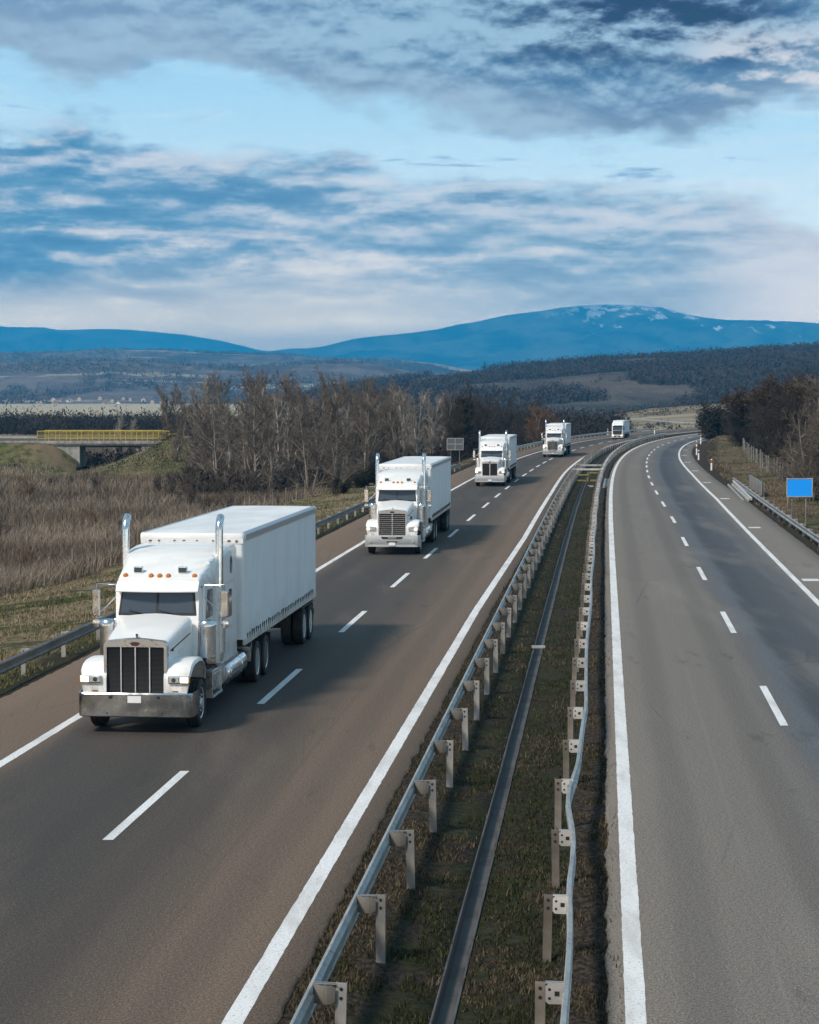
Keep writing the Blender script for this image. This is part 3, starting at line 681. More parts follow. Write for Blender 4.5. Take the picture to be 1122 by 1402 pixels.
# wire fences
def fence(name, label, pts, h, mat, r=.06, wires=4, square=False, lean=.05, grp='wire fences'):
    t = tag(empty(name), label, 'fence', grp); tops = []
    for x, y in pts:
        g = float(ground_h(x, y)); hh = h*random.uniform(.88, 1.1); lx, ly = random.uniform(-lean, lean), random.uniform(-lean, lean); mb = MB()
        if square: mb.loft([[(x-r,y-r,g-.3),(x+r,y-r,g-.3),(x+r,y+r,g-.3),(x-r,y+r,g-.3)],[(x-r+lx,y-r+ly,g+hh),(x+r+lx,y-r+ly,g+hh),(x+r+lx,y+r+ly,g+hh),(x-r+lx,y+r+ly,g+hh)]])
        else: mb.tube([(x,y,g-.3),(x+lx*.5,y+ly*.5,g+hh*.5),(x+lx,y+ly,g+hh)], [r,r*.95,r*.8], 7)
        obj('post', mb, mat, t); tops.append(((x,y,g),(x+lx,y+ly,g+hh)))
    mb = MB()
    for k in range(wires):
        f = .2+.72*k/(wires-1); L = [tuple(a[i]*(1-f)+b[i]*f for i in range(3)) for a, b in tops]; P = []
        for i in range(len(L)-1):
            for u in (0, .5):
                p = [L[i][j]*(1-u)+L[i+1][j]*u for j in range(3)]; p[2] -= .03 if u else 0; P.append(p)
        P.append(L[-1]); mb.tube(P, .009, 4)
    obj('wires', mb, M['wire'], t)
fence('wire_fence', 'wire fence on brown wooden stakes between verge and dry reeds', [(float(RX(y))-26.2+.02*(y-100)+random.uniform(-.3,.3), y) for y in np.arange(78, 175, 4.3)], 1.35, M['wood'], .055)
fence('wire_fence', 'wire fence on pale concrete posts below the trees on the right bank', [(float(RX(y))+13.9+random.uniform(-.15,.15), y) for y in np.arange(108, 262, 4.2)], 1.55, M['concpost'], .05, square=True)

# ------------------------------------------------------------------ the small road bridge over the stream
BY = 292; bs = BY/2945.
def bx(px): return (px-561)*bs
def bz(py): return 7-(py-540)*bs
t = tag(empty('bridge', (0,0,0)), 'small concrete road bridge with yellow railings over the stream', 'bridge')
mb = MB(); mb.bb(bx(-60), bx(262), BY, BY+6, bz(609.5), bz(605)); mb.bb(bx(-60), bx(262), BY-.12, BY, bz(607.5), bz(603.5)); obj('deck', mb, M['concrete'], t, bevel=.03)
mb = MB(); mb.bb(bx(60), bx(240), BY+.3, BY+5.7, bz(612.5), bz(609.5)-.003); obj('girder', mb, M['chassis'], t)
mb = MB(); mb.add([(bx(75),BY+.2,bz(609.6)),(bx(109),BY+.2,bz(609.6)),(bx(109),BY+.2,bz(640)),(bx(105),BY+.2,bz(640)),(bx(75),BY+5.8,bz(609.6)),(bx(109),BY+5.8,bz(609.6)),(bx(109),BY+5.8,bz(640)),(bx(105),BY+5.8,bz(640))],[(0,1,2,3),(4,7,6,5),(0,3,7,4),(1,5,6,2),(0,4,5,1),(2,6,7,3)]); obj('abutment', mb, M['concrete'], t)
mb = MB(); mb.add([(bx(194),BY+.2,bz(609.6)),(bx(243),BY+.2,bz(609.6)),(bx(215),BY+.2,bz(640)),(bx(196),BY+.2,bz(640)),(bx(194),BY+5.8,bz(609.6)),(bx(243),BY+5.8,bz(609.6)),(bx(215),BY+5.8,bz(640)),(bx(196),BY+5.8,bz(640))],[(0,1,2,3),(4,7,6,5),(0,3,7,4),(1,5,6,2),(0,4,5,1),(2,6,7,3)]); obj('abutment', mb, M['concrete'], t)
mb = MB(); mb.bb(bx(186), bx(189.5), BY+.4, BY+1.0, bz(640), bz(612)); obj('pier', mb, M['concrete'], t)
for yo in (-.06, 6.0):
    mb = MB()
    for px in np.linspace(52, 233, 13): mb.tube([(bx(px),BY+yo,bz(604)),(bx(px),BY+yo,bz(590.3))], .055, 6)
    for py, r in ((590.3, .065), (600.5, .045)): mb.tube([(bx(52),BY+yo,bz(py)),(bx(233),BY+yo,bz(py))], r, 6)
    mb.tube([(bx(233),BY+yo,bz(590.3)),(bx(233),BY+yo,bz(594)),(bx(245),BY+yo,bz(594.5)),(bx(246),BY+yo,bz(603.5))], .055, 6)
    for py in (592.8, 595.3, 597.9): mb.tube([(bx(52),BY+yo,bz(py)),(bx(233),BY+yo,bz(py))], .022, 5)
    obj('railing', mb, M['yellow'], t)
for x0, x1 in ((-60, 51), (247, 268)):
    mb = MB(); mb.bb(bx(x0), bx(x1), BY-.04, BY+.04, bz(600), bz(597)); obj('approach_rail', mb, M['galv'], t)
mb = MB(); mb.bb(bx(-60), bx(262), BY+.1, BY+5.9, bz(605)-.001, bz(604.6)); obj('roadway', mb, M['road_right'], t)
# bank carrying the lane left and right of the bridge
def berm(x0, x1, end, name='embankment'):
    xs = np.linspace(x0, x1, 30); prof = [(-9,-3.4),(-5,-2.0),(-1.5,-.2),(-.2,bz(606)),(6.2,bz(606)),(9,-.6),(16,-3.4)]
    V = [(x, BY+a+(vnoise(x*.3, a*.2)-.5)*.8*(abs(a-3) > 3.3), z+(vnoise(x*.35+9, a*.5)-.5)*.5*(z < 0)-2.6*(max(0, 1-(abs(x-end))/4.5)**1.5)*(z > -3.3)) for x in xs for a, z in prof]
    o = np_mesh(name, np.array(V, float), grid_faces(len(xs), len(prof)), M['bank'], kind='structure', smooth=True)
M['bank'] = material('bank_grass', (.1,.1,.05), .95, spec=.1, build=lambda T, P: (mottled((.045,.055,.02), (.13,.115,.055), 1.1, (.16,.12,.08), bump=.6)(T, P)))
berm(bx(-420), bx(107), bx(107)); berm(bx(197), bx(300), bx(197))
# stream water below the bridge
ys = np.linspace(262, 312, 20); V = []
for y in ys:
    xc = -43+(y-290)*.05; V += [(xc-1.6, y, -3.75), (xc+1.6, y, -3.75)]
M['water'] = material('stream_water', (.02,.03,.035), .05, 0, .6, build=lambda T, P: T.put(P.inputs['Normal'], T.bump(T.noise(T.coord(), 3, 4), .3, .05)))
np_mesh('water', np.array(V, float), grid_faces(len(ys), 2), M['water'], kind='structure')

M['silver'] = material('silver_bumper', (.50,.52,.54), .35, .4)
M['rim'] = material('polished_rim', (.74,.75,.77), .25, .55)
M['bumper'] = material('polished_bumper', (.42,.44,.46), .2, 1.0, build=lambda T, P: T.put(P.inputs['Roughness'], T.smooth(T.noise(T.coord(), 2.5, 5), .3, .8, .12, .36)))
# ------------------------------------------------------------------ trucks (local: front towards -y, bumper face at y = 0, road at z = 0)
def rrect(hw, zb, zt, r, y, n=5, crown=0.0, rb=None, dy_top=0.0):
    """upright rounded rectangle in the xz plane, as one ring"""
    rb = .03 if rb is None else rb; P = []
    for cx, cz, rr, a0 in ((hw, zb, rb, -90), (hw, zt, r, 0), (-hw, zt, r, 90), (-hw, zb, rb, 180)):
        sx = 1 if cx > 0 else -1; top = cz == zt
        ox = cx - sx*rr; oz = cz - rr if top else cz + rr
        for k in range(n+1):
            a = math.radians(a0 + 90*k/n); x = ox+rr*math.cos(a); z = oz+rr*math.sin(a)
            P.append((x, y + (dy_top*(z-zb)/(zt-zb)), z))
        if top and sx > 0 and crown:
            P.append((.30*hw, y+dy_top, zt+crown*.8)); P.append((0, y+dy_top, zt+crown)); P.append((-.30*hw, y+dy_top, zt+crown*.8))
    return P
_TY = {}
def wheel(parent, x, y, r, w, dual=False, style='alu'):
    """hub towards sign(x)"""
    sx = 1 if x > 0 else -1; e = empty('wheel', (x, y, r), 0, parent); e.rotation_euler = (random.uniform(0, 6.28), 0, 0 if sx > 0 else PI)
    key = (round(r,2), round(w,2), dual, style)
    if key not in _TY:
        h = w/2; t = MB(); k = 28
        t.lathe([(-h*.8, r*.655), (-h, r*.75), (-h*.98, r*.93), (-h*.8, r), (-h*.62, r), (-h*.6, r-.018), (-h*.5, r-.018), (-h*.48, r), (-h*.1, r), (-h*.08, r-.018), (h*.08, r-.018), (h*.1, r), (h*.48, r), (h*.5, r-.018), (h*.6, r-.018), (h*.62, r), (h*.8, r), (h*.98, r*.93), (h, r*.75), (h*.8, r*.655)], n=k)
        if dual: t.lathe([(-h*.8-.34, r*.655), (-h-.34, r*.75), (-h*.98-.34, r*.93), (-h*.8-.34, r), (h*.8-.34, r), (h*.98-.34, r*.93), (h-.34, r*.75), (h*.8-.34, r*.655)], n=k)
        m = MB(); rr = r*.66
        if dual: m.lathe([(h*.8, rr), (h*.86, rr), (h*.8, rr*.93), (h*.2, rr*.86), (h*.05, rr*.82), (-h*.05, rr*.60), (h*.05, rr*.45), (h*.05, rr*.36), (h*.5, rr*.33), (h*.6, rr*.22), (h*.6, 0)], n=k)
        else: m.lathe([(-h*.8, rr), (h*.8, rr), (h*.86, rr), (h*.8, rr*.92), (h*.35, rr*.86), (h*.45, rr*.74), (h*.62, rr*.58), (h*.6, rr*.46), (h*.6, rr*.34), (h*1.02, rr*.30), (h*1.1, rr*.18), (h*1.1, 0)], n=k)
        for j in range(10):
            a = 2*PI*j/10; q = rr*.52; hx = h*.62 if not dual else h*.02
            m.lathe([(hx-.02, .024), (hx+.05, .020), (hx+.05, 0)], (0, q*math.cos(a), q*math.sin(a)), n=6)
        hl = MB()
        for j in range(10):
            a = 2*PI*(j+.5)/10; q = rr*.76; hx = h*.455 if not dual else h*.03
            hl.lathe([(hx-.01, .03), (hx+.012, .028), (hx+.012, 0)], (0, q*math.cos(a), q*math.sin(a)), n=8)
        _TY[key] = (t.mesh('tyre'), m.mesh('rim'), hl.mesh('rim_hole'))
        _TY[key][0].materials.append(M['rubber']); _TY[key][1].materials.append(M['rim'] if style == 'alu' else M['white2']); _TY[key][2].materials.append(M['black'])
        for q, an in ((0, 40), (1, 40)):
            me = _TY[key][q]; me.polygons.foreach_set('use_smooth', [True]*len(me.polygons)); me.set_sharp_from_angle(angle=math.radians(an))
    for nm, me in zip(('tyre', 'rim', 'rim_hole'), _TY[key]):
        o = bpy.data.objects.new(nm, me); COL.objects.link(o); o.parent = e
    return e

BUCKLE = {}
for s in (-1, 1):
    mb = MB(); mb.loft([[(-.004, -.055, .05), (-.004, .055, .05), (-.004, .02, -.07), (-.004, -.015, -.16), (-.004, -.02, -.07)], [(.020*s, -.05, .045), (.020*s, .05, .045), (.014*s, .015, -.07), (.010*s, -.012, -.15), (.014*s, -.018, -.07)]])
    BUCKLE[s] = mb.mesh('tarp_buckle'); BUCKLE[s].materials.append(M['strap'])
def trailer(root, y0, y1, hw=1.225, zb=1.15, zt=3.74, axles=None, straps=True):
    mb = MB(); n = 12; rings = []
    r = .10; P = []
    for cx, cy, a0 in ((hw-r, y0+r, -90), (hw-.02, y1-.02, 0), (-hw+.02, y1-.02, 90), (-hw+r, y0+r, 180)):
        rr = r if cy < y0+1 else .02
        for k in range(5): a = math.radians(a0+90*k/4); P.append((cx+rr*math.cos(a), cy+rr*math.sin(a)))
    mb.loft([[(x, y, z) for x, y in P] for z in np.linspace(zb+.12, zt-.10, 5)])
    tr = obj('trailer', mb, M['canvas'], root, smooth=40)
    mb = MB(); q = [(x*1.012, (y-(y0+y1)/2)*1.002+(y0+y1)/2) for x, y in P]
    mb.loft([[(x, y, zt-.098) for x, y in q], [(x, y, zt-.02) for x, y in q], [(x*.985, (y-(y0+y1)/2)*.997+(y0+y1)/2, zt+.02) for x, y in q], [(x*.5, (y-(y0+y1)/2)*.95+(y0+y1)/2, zt+.045) for x, y in q]])
    obj('trailer_roof', mb, M['roof'], tr, smooth=50)
    for s in (-1, 1):
        mb = MB(); mb.loft([[(s*(hw+.016), y, zt-.16), (s*(hw+.030), y, zt-.15), (s*(hw+.030), y, zt-.02), (s*(hw-.02), y, zt+.034), (s*(hw-.07), y, zt+.036), (s*(hw-.07), y, zt-.0)] for y in (y0+.13, y1-.02)])
        obj('top_rail', mb, M['trim'], tr)
        mb = MB(); mb.bb(s*(hw-.05), s*(hw+.012), y0+.06, y1-.01, zb-.02, zb+.118); obj('side_rail', mb, M['galvwhite'], tr, bevel=.008)
        if straps:
            k = int((y1-y0-.8)/.31); jr = random.Random(int(y0*10)+s)
            for i in range(k):
                o = bpy.data.objects.new('tarp_buckle', BUCKLE[s]); COL.objects.link(o); o.parent = tr
                o.location = (s*(hw+.004), y0+.45+i*.31+jr.uniform(-.03, .03), zb+.20+jr.uniform(-.02, .03)); o.rotation_euler = (jr.uniform(-.35, .35), 0, 0); o.scale = (1, jr.uniform(.7, 1.15), jr.uniform(.65, 1.2))
    mb = MB(); mb.bb(-hw*.99, hw*.99, y0-.012, y0+.02, zt-.22, zt-.10)
    for x in np.linspace(-1, 1, 9): mb.bb(x*hw*.9-.02, x*hw*.9+.02, y0-.02, y0-.012, zt-.17, zt-.145)
    obj('front_header', mb, M['white2'], tr, bevel=.006)
    mb = MB(); rr_ = random.Random(3)
    for x in (-.78, -.42, -.2, .12, .5, .86, -1.0, 1.05): mb.bb(x-.02, x+.02+rr_.random()*.04, y0-.0155, y0-.0125, zt-.20+rr_.random()*.04, zt-.135)
    obj('rust_spots', mb, M['rust'], tr)
    mb = MB(); mb.bb(-.55, -.42, y0+.6, y1-.3, .80, zb-.02); mb.bb(.42, .55, y0+.6, y1-.3, .80, zb-.02)
    for y in np.arange(y0+1.2, y1-.5, 1.2): mb.bb(-hw+.08, hw-.08, y-.05, y+.05, zb-.13, zb-.021)
    mb.bb(-hw+.05, hw-.05, y1-.12, y1, .62, .80); mb.bb(-.9, -.8, y1-.1, y1-.02, .8, zb-.02); mb.bb(.8, .9, y1-.1, y1-.02, .8, zb-.02)
    obj('trailer_chassis', mb, M['chassis'], tr)
    for s in (-1, 1):
        mb = MB(); mb.bb(s*.62, s*1.2, y1-.45, y1-.43, .28, 1.0); obj('mud_flap', mb, M['rubber'], tr)
        mb = MB(); mb.bb(s*1.0-.05, s*1.0+.05, y0+3.4, y0+3.5, .25, zb-.03); mb.bb(s*1.0-.12, s*1.0+.12, y0+3.33, y0+3.57, .2, .25); obj('landing_leg', mb, M['chassis'], tr)
        mb = MB(); mb.bb(s*.95, s*1.15, y1-.01, y1+.03, .66, .76); obj('tail_light', mb, M['amber'], tr)
    for ya in (axles or (y1-2.1, y1-.8)):
        for s in (-1, 1): wheel(root, s*1.06, ya, .50, .28, True, 'white')
        mb = MB(); mb.tube([(-1, ya, .5), (1, ya, .5)], .07, 8); obj('trailer_axle', mb, M['chassis'], root)
    for s in (-1, 1):
        mb = MB(); ya = y1-1.45
        mb.bb(s*.75, s*1.2, ya-1.2, ya+1.15, 1.03, 1.06); obj('trailer_fender', mb, M['chassis'], tr)
    return tr

def long_nose(x, y, rz, label, style, L=12.3, scale=1.0, lit=True, lights5=True):
    root = empty('semi_truck', (x, y, 0), rz); root.scale = (scale,)*3
    tag(root, label, 'truck', 'white semi trucks on the motorway')
    Wp = M['white']
    # bumper: one bent steel plate with wrapped corners
    mb = MB(); zb, zt, hw = .36, .86, 1.21
    if style == 'flat': prof = [(zb, .02), (zb+.02, 0), (zt-.03, 0), (zt, .02)]
    else: prof = [(zb, .10), (zb+.06, .05), (zb+.16, 0), (zt-.10, -.02), (zt-.02, .0), (zt, .03)]
    plan = [(-hw, .75), (-hw, .25), (-hw+.02, .12), (-hw+.09, .035), (-hw+.22, .0), (hw-.22, .0), (hw-.09, .035), (hw-.02, .12), (hw, .25), (hw, .75)]
    rings = []
    for px, py in plan:
        e = 1 if abs(px) < hw-.1 else .6
        rings.append([(px, py+dy*e, z) for z, dy in prof] + [(px*.985, py+.03+(0 if abs(px) < hw-.05 else 0), z) for z, dy in reversed(prof)])
    mb.loft(rings); bp = obj('bumper', mb, M['bumper'] if style == 'flat' else M['silver'], root, smooth=22)
    mb = MB(); mb.bb(-.14, .14, -.018, -.003, .66 if style == 'flat' else .42, .80 if style == 'flat' else .55); obj('license_plate', mb, M['plate'], bp)
    if style == 'flat':
        for s in (-1, 1):
            mb = MB(); mb.bb(s*.50-.035, s*.50+.035, -.012, -.001, .74, .80); obj('tow_hole', mb, M['black'], bp)
            mb = MB(); mb.lathe([(-.012, 0), (-.012, .014), (0, .016)], (s*.58, 0, .44), 'Y', 10); obj('bolt', mb, M['black'], bp)
    else:
        mb = MB(); mb.add([(-.50,-.026,.80),(.50,-.026,.80),(.42,-.03,.70),(-.42,-.03,.70)], [(0,1,2,3)]); mb.add([(-.26,-.018,.60),(.26,-.018,.60),(.2,-.014,.54),(-.2,-.014,.54)], [(0,1,2,3)])
        if style == 'aero': obj('bumper_intake', mb, M['black'], bp); mb = MB(); mb.bb(-.18, .18, -.034, -.028, .735, .775); obj('intake_bar', mb, M['alu'], bp)
        for s in (-1, 1):
            mb = MB(); mb.lathe([(-.035, 0), (-.035, .055), (-.01, .06)], (s*.93, -.0, .60), 'Y', 14); obj('fog_lamp', mb, M['lens'], bp)
    # grille and its surround
    gw = .60 if style == 'flat' else .57; g0, g1 = .80, 1.86
    mb = MB(); yo = .10
    def shell(w, z0, z1, r, y, cr): return rrect(w, z0, z1, r, y, 4, cr, .02)
    out1 = shell(gw+.06, g0-.06, g1+.06, .10, yo, .05); out2 = shell(gw+.07, g0-.06, g1+.07, .11, yo+.16, .05)
    inn1 = shell(gw-.0, g0+.02, g1-.06, .03, yo, .0001); inn2 = shell(gw-.0, g0+.02, g1-.06, .03, yo+.10, .0001)
    mb.loft([out2, out1, inn1, inn2], caps=False); gs = obj('grille_surround', mb, M['alu'], root, smooth=35)
    mb = MB(); mb.bb(-gw, gw, yo+.05, yo+.08, g0+.01, g1-.05); gr = obj('grille', mb, M['mesh'], root)
    xs = {'flat': (-.30, 0, .30), 'aero': (0,), 'pair': (-.02, .02)}[style]
    for xb in xs:
        mb = MB(); mb.bb(xb-.012, xb+.012, yo+.0, yo+.048, g0+.02, g1-.06); obj('grille_bar', mb, M['rim'], gr, bevel=.004)
    mb = MB()
    if style == 'flat':
        for z in np.arange(g0+.05, g1-.06, .026): mb.bb(-gw+.02, gw-.02, yo+.036, yo+.049, z, z+.010)
        mt = M['mesh']
    elif style == 'aero':
        for z in np.arange(g0+.06, g1-.08, .085): mb.bb(-gw+.02, gw-.02, yo+.02, yo+.049, z, z+.014)
        mt = M['alu']
    else:
        for xb in np.arange(-gw+.05, gw-.02, .045): mb.bb(xb-.005, xb+.005, yo+.02, yo+.049, g0+.03, g1-.07)
        mt = M['chassis']
    obj('grille_slats', mb, mt, gr)
    mb = MB(); mb.lathe([(-.012, 0), (-.010, .05), (0, .06), (.02, .06)], (0, 0, 0), 'Y', 20); o = obj('badge', mb, M['badge'], gs, smooth=40); o.scale = (1.95, 1.2, .8); o.location = (0, yo-.006, g1+.005)
    mb = MB(); mb.lathe([(-.012, .055), (-.014, .066), (.01, .066)], (0, 0, 0), 'Y', 20); o = obj('badge_rim', mb, M['chrome'], gs, smooth=40); o.scale = (1.75, 1, .72); o.location = (0, yo-.004, g1+.005)
    # hood
    mb = MB(); rings = []
    for yy_, hw_, zt_, r, cr in ((.20, .655, 1.90, .11, .05), (.5, .675, 1.965, .12, .055), (1.0, .71, 2.06, .13, .06), (1.6, .75, 2.16, .14, .06), (2.12, .79, 2.24, .15, .055)):
        rings.append(rrect(hw_, 1.05 if yy_ < .4 else 1.15, zt_, r, yy_, 5, cr))
    mb.loft(rings); hd = obj('hood', mb, Wp, root, smooth=38)
    mb = MB(); mb.tube([(0, .26, 1.95), (0, .28, 2.0), (0, .36, 2.03)], [.02, .016, .01], 8); mb.lathe([(-.02, .01), (0, .03), (.03, .01)], (0, .27, 2.03), 'Y', 8); obj('hood_ornament', mb, M['black'] if style == 'flat' else M['chrome'], hd)
    for s in (-1, 1):
        mb = MB(); mb.loft([[(s*(.66+.105*t), .42+1.55*t, 1.68+.20*t), (s*(.682+.105*t), .42+1.55*t, 1.68+.20*t), (s*(.682+.105*t), .42+1.55*t, 1.70+.20*t), (s*(.66+.105*t), .42+1.55*t, 1.70+.20*t)] for t in (0, 1)]); obj('hood_seam', mb, M['black'], hd)
        mb = MB(); mb.lathe([(-.01, .0), (-.01, .03), (.02, .03)], (s*.69, .55, 1.70), 'X', 8); obj('hood_latch', mb, M['chassis'], hd)
        mb = MB(); mb.bb(s*.712, s*.742, 1.0, 1.55, 1.40, 1.62)
        for z in np.arange(1.42, 1.62, .04): mb.bb(s*.742, s*.75, 1.02, 1.53, z, z+.018)
        if style != 'pair': obj('intake_grate', mb, M['chassis'] if style == 'aero' else Wp, hd)
    # fenders: an arched shell over the front wheel
    for s in (-1, 1):
        mb = MB(); rings = []
        prof = [(.06, .90), (.07, 1.18), (.13, 1.34), (.28, 1.445), (.55, 1.50), (.95, 1.51), (1.35, 1.47), (1.62, 1.36), (1.80, 1.18), (1.90, .98)]
        for i, (py, pz) in enumerate(prof):
            ty = prof[min(i+1, 9)][0]-prof[max(i-1, 0)][0]; tz = prof[min(i+1, 9)][1]-prof[max(i-1, 0)][1]; q = math.hypot(ty, tz); ny, nz = -tz/q, ty/q
            xi, xo = .60, 1.17 - (.08 if i == 0 else .03 if i in (1, 9) else 0); th = .035
            a = [(s*xi, py, pz), (s*(xo-.10), py, pz), (s*(xo-.03), py-ny*.02, pz-nz*.025), (s*xo, py-ny*.09, pz-nz*.09), (s*(xo-.03), py-ny*.09, pz-nz*.09), (s*(xo-.06), py-ny*.05, pz-nz*.05), (s*xi, py-ny*th, pz-nz*th)]
            rings.append(a)
        mb.loft(rings)
        # front face between fender and grille
        mb.loft([[(s*.60, .06, z), (s*(1.085 if z < 1 else 1.14), .06, z), (s*(1.085 if z < 1 else 1.14), .16, z), (s*.60, .16, z)] for z in (.86, 1.16)])
        fd = obj('fender', mb, Wp, root, smooth=45)
        if style in ('flat', 'pair'):
            hl = MB(); hl.bb(s*.70, s*1.15, -.0, .12, 1.06, 1.22); h = obj('headlight', hl, M['chrome'], fd, bevel=.02)
            l1 = MB(); l1.bb(s*.955, s*1.12, -.012, .0, 1.085, 1.195); obj('lamp', l1, M['lamp_on'] if lit else M['lens'], h, bevel=.008)
            l2 = MB(); l2.bb(s*.72, s*.925, -.010, .0, 1.085, 1.195); obj('lamp', l2, M['lens'], h, bevel=.008)
            l3 = MB(); l3.lathe([(-.018, 0), (-.014, .04), (0, .05)], (s*.82, -.006, 1.14), 'Y', 12); obj('bulb', l3, M['chassis'], h)
            l4 = MB(); l4.bb(s*1.122, s*1.152, -.008, .07, 1.10, 1.18); obj('turn_lamp', l4, M['amber'], h)
            if style == 'flat': mk = MB(); mk.bb(s*.78, s*.9, .048, .058, .885, .905); obj('fender_mark', mk, M['rust'], fd)
        else:
            hl = MB(); hl.loft([[(s*.72, yq, 1.06), (s*1.10, yq+.04, 1.07), (s*1.13, yq+.06, 1.18), (s*.95, yq+.02, 1.25), (s*.72, yq, 1.22)] for yq in (.0, .10)]); h = obj('headlight', hl, M['lens'], fd, bevel=.015)
            l1 = MB(); l1.bb(s*.98, s*1.09, -.004, .035, 1.09, 1.18); obj('lamp', l1, M['lamp_on'] if lit else M['amber'], h)
        wheel(root, s*1.02, 1.28, .50, .29, False)
        mb = MB(); mb.bb(s*.60, s*1.12, 1.92, 1.95, .42, 1.3); obj('splash_guard', mb, M['chassis'], root)
    mb = MB(); mb.tube([(-.95, 1.28, .5), (.95, 1.28, .5)], .07, 8); mb.bb(-.46, -.36, .5, 10.3, .62, .9); mb.bb(.36, .46, .5, 10.3, .62, .9); mb.bb(-.55, .55, .25, 1.9, .55, 1.3)
    mb.bb(-.45, .45, 7.2, 9.2, .9, 1.08); mb.bb(-.55, .55, 1.9, 6.0, .6, 1.1); obj('tractor_chassis', mb, M['chassis'], root)
    # cab
    mb = MB(); rings = []
    for yy_, hw_, dyt in ((2.08, .90, .36), (2.40, .93, .22), (2.75, .95, .05), (3.68, .96, 0)):
        rings.append(rrect(hw_, 1.12, 2.88, .14, yy_, 5, 0, .05, dyt))
    mb.loft(rings); cb = obj('cab', mb, Wp, root, smooth=40)
    # windscreen in two panes, laid on the sloping cab front
    def on_front(x, z): return (x, 2.08+.36*(z-1.12)/(2.88-1.12)-.012, z)
    mb = MB()
    P = [on_front(-.86, 2.23), on_front(.86, 2.23), on_front(.80, 2.80), on_front(-.80, 2.80)]; Q = [(a, b+.03, c) for a, b, c in P]; mb.loft([P, Q]); obj('windshield_frame', mb, M['black'], cb, bevel=.02)
    for s in (-1, 1):
        mb = MB(); P = [on_front(s*.025, 2.285), on_front(s*.80, 2.285), on_front(s*.755, 2.765), on_front(s*.025, 2.765)]; P = [(a, b-.006, c) for a, b, c in P]; Q = [(a, b+.01, c) for a, b, c in P]; mb.loft([P, Q]); obj('windshield', mb, M['glass'], cb)
        mb = MB(); p0 = Vector(on_front(s*.30-.12, 2.24)); p1 = Vector(on_front(s*.30+.30 if s > 0 else s*.30-.08+.02, 2.36 if s > 0 else 2.33)); p0.y -= .035; p1.y -= .03
        p0 = Vector((s*.08+.42*(s>0)-.08*(s<0), p0.y, 2.25)); p1 = Vector((p0.x-.46, p1.y, 2.345)); mb.tube([p0, p1], .012, 6); obj('wiper', mb, M['black'], cb)
    # sun visor
    mb = MB(); rings = []
    for i, xx in enumerate(np.linspace(-1, 1, 9)):
        q = .10*xx*xx; x_ = xx*.90
        rings.append([(x_, 2.12+q, 2.765), (x_, 2.13+q, 2.745), (x_, 2.52+q, 2.90), (x_, 2.56+q, 3.00), (x_, 2.30+q, 2.945)])
    mb.loft(rings); obj('sun_visor', mb, Wp, cb, smooth=50)
    # door, side windows
    for s in (-1, 1):
        mb = MB(); mb.bb(s*.93, s*.982, 2.60, 3.60, 1.22, 2.86); d = obj('door', mb, Wp, root, bevel=.015)
        mb = MB(); mb.loft([[(s*.984, 2.72, 2.12), (s*.984, 3.50, 2.12), (s*.984, 3.50, 2.72), (s*.984, 2.92, 2.74)], [(s*.990, 2.72, 2.12), (s*.990, 3.50, 2.12), (s*.990, 3.50, 2.72), (s*.990, 2.92, 2.74)]]); obj('door_window', mb, M['glass'], d)
        mb = MB(); mb.bb(s*.984, s*1.01, 3.38, 3.52, 1.94, 1.98); obj('handle', mb, M['chrome'], d)
    # roof fairing and sleeper
    mb = MB(); rings = []
    for yy_, hw_, zt_, r in ((2.42, .90, 2.99, .05), (2.70, .93, 3.10, .10), (3.05, .96, 3.22, .16), (3.40, .99, 3.36, .18), (3.74, 1.02, 3.46, .20), (4.2, 1.05, 3.545, .20), (4.8, 1.07, 3.575, .20)):
        rings.append(rrect(hw_, 2.83 if yy_ < 3.7 else 2.83, zt_, min(r, (zt_-2.83)*.45), yy_, 6, .0 if yy_ < 2.6 else .02))
    mb.loft(rings); rf = obj('roof_fairing', mb, Wp, root, smooth=50)
    mb = MB(); rings = []
    for yy_, hw_, zt_ in ((3.70, 1.03, 3.40), (3.9, 1.08, 3.46), (4.3, 1.11, 3.55), (4.85, 1.11, 3.585), (5.86, 1.11, 3.585), (5.92, 1.09, 3.56)):
        rings.append(rrect(hw_, 1.02, zt_, .19, yy_, 6, .015))
    mb.loft(rings); sl_ = obj('sleeper', mb, Wp, root, smooth=45)
    for s in (-1, 1):
        mb = MB(); P = [(5.12+.13*math.cos(a), 3.12+.20*math.sin(a)) for a in np.linspace(0, 2*PI, 16, endpoint=False)]; mb.loft([[(s*1.105, a, b) for a, b in P], [(s*1.122, a, b) for a, b in P]]); obj('sleeper_window', mb, M['glass'], sl_)
        mb = MB(); P = [(4.85, 1.95), (5.15, 1.95), (5.18, 2.0), (5.18, 2.52), (5.13, 2.58), (4.87, 2.58), (4.82, 2.52), (4.82, 2.0)]; mb.loft([[(s*1.105, a, b) for a, b in P], [(s*1.122, a, b) for a, b in P]]); obj('sleeper_window', mb, M['glass'], sl_)
        mb = MB(); mb.bb(s*1.108, s*1.116, 4.35, 5.6, 2.74, 2.752); mb.bb(s*1.108, s*1.116, 4.35, 4.362, 1.1, 2.74); mb.bb(s*1.108, s*1.116, 5.588, 5.6, 1.1, 2.74); mb.bb(s*1.108, s*1.116, 4.362, 5.588, 1.72, 1.73); obj('panel_seam', mb, M['trim'], sl_)
        mb = MB(); mb.bb(s*1.02, s*1.14, 3.75, 5.9, .93, 1.03); obj('sleeper_skirt', mb, M['alu'], sl_, bevel=.01)
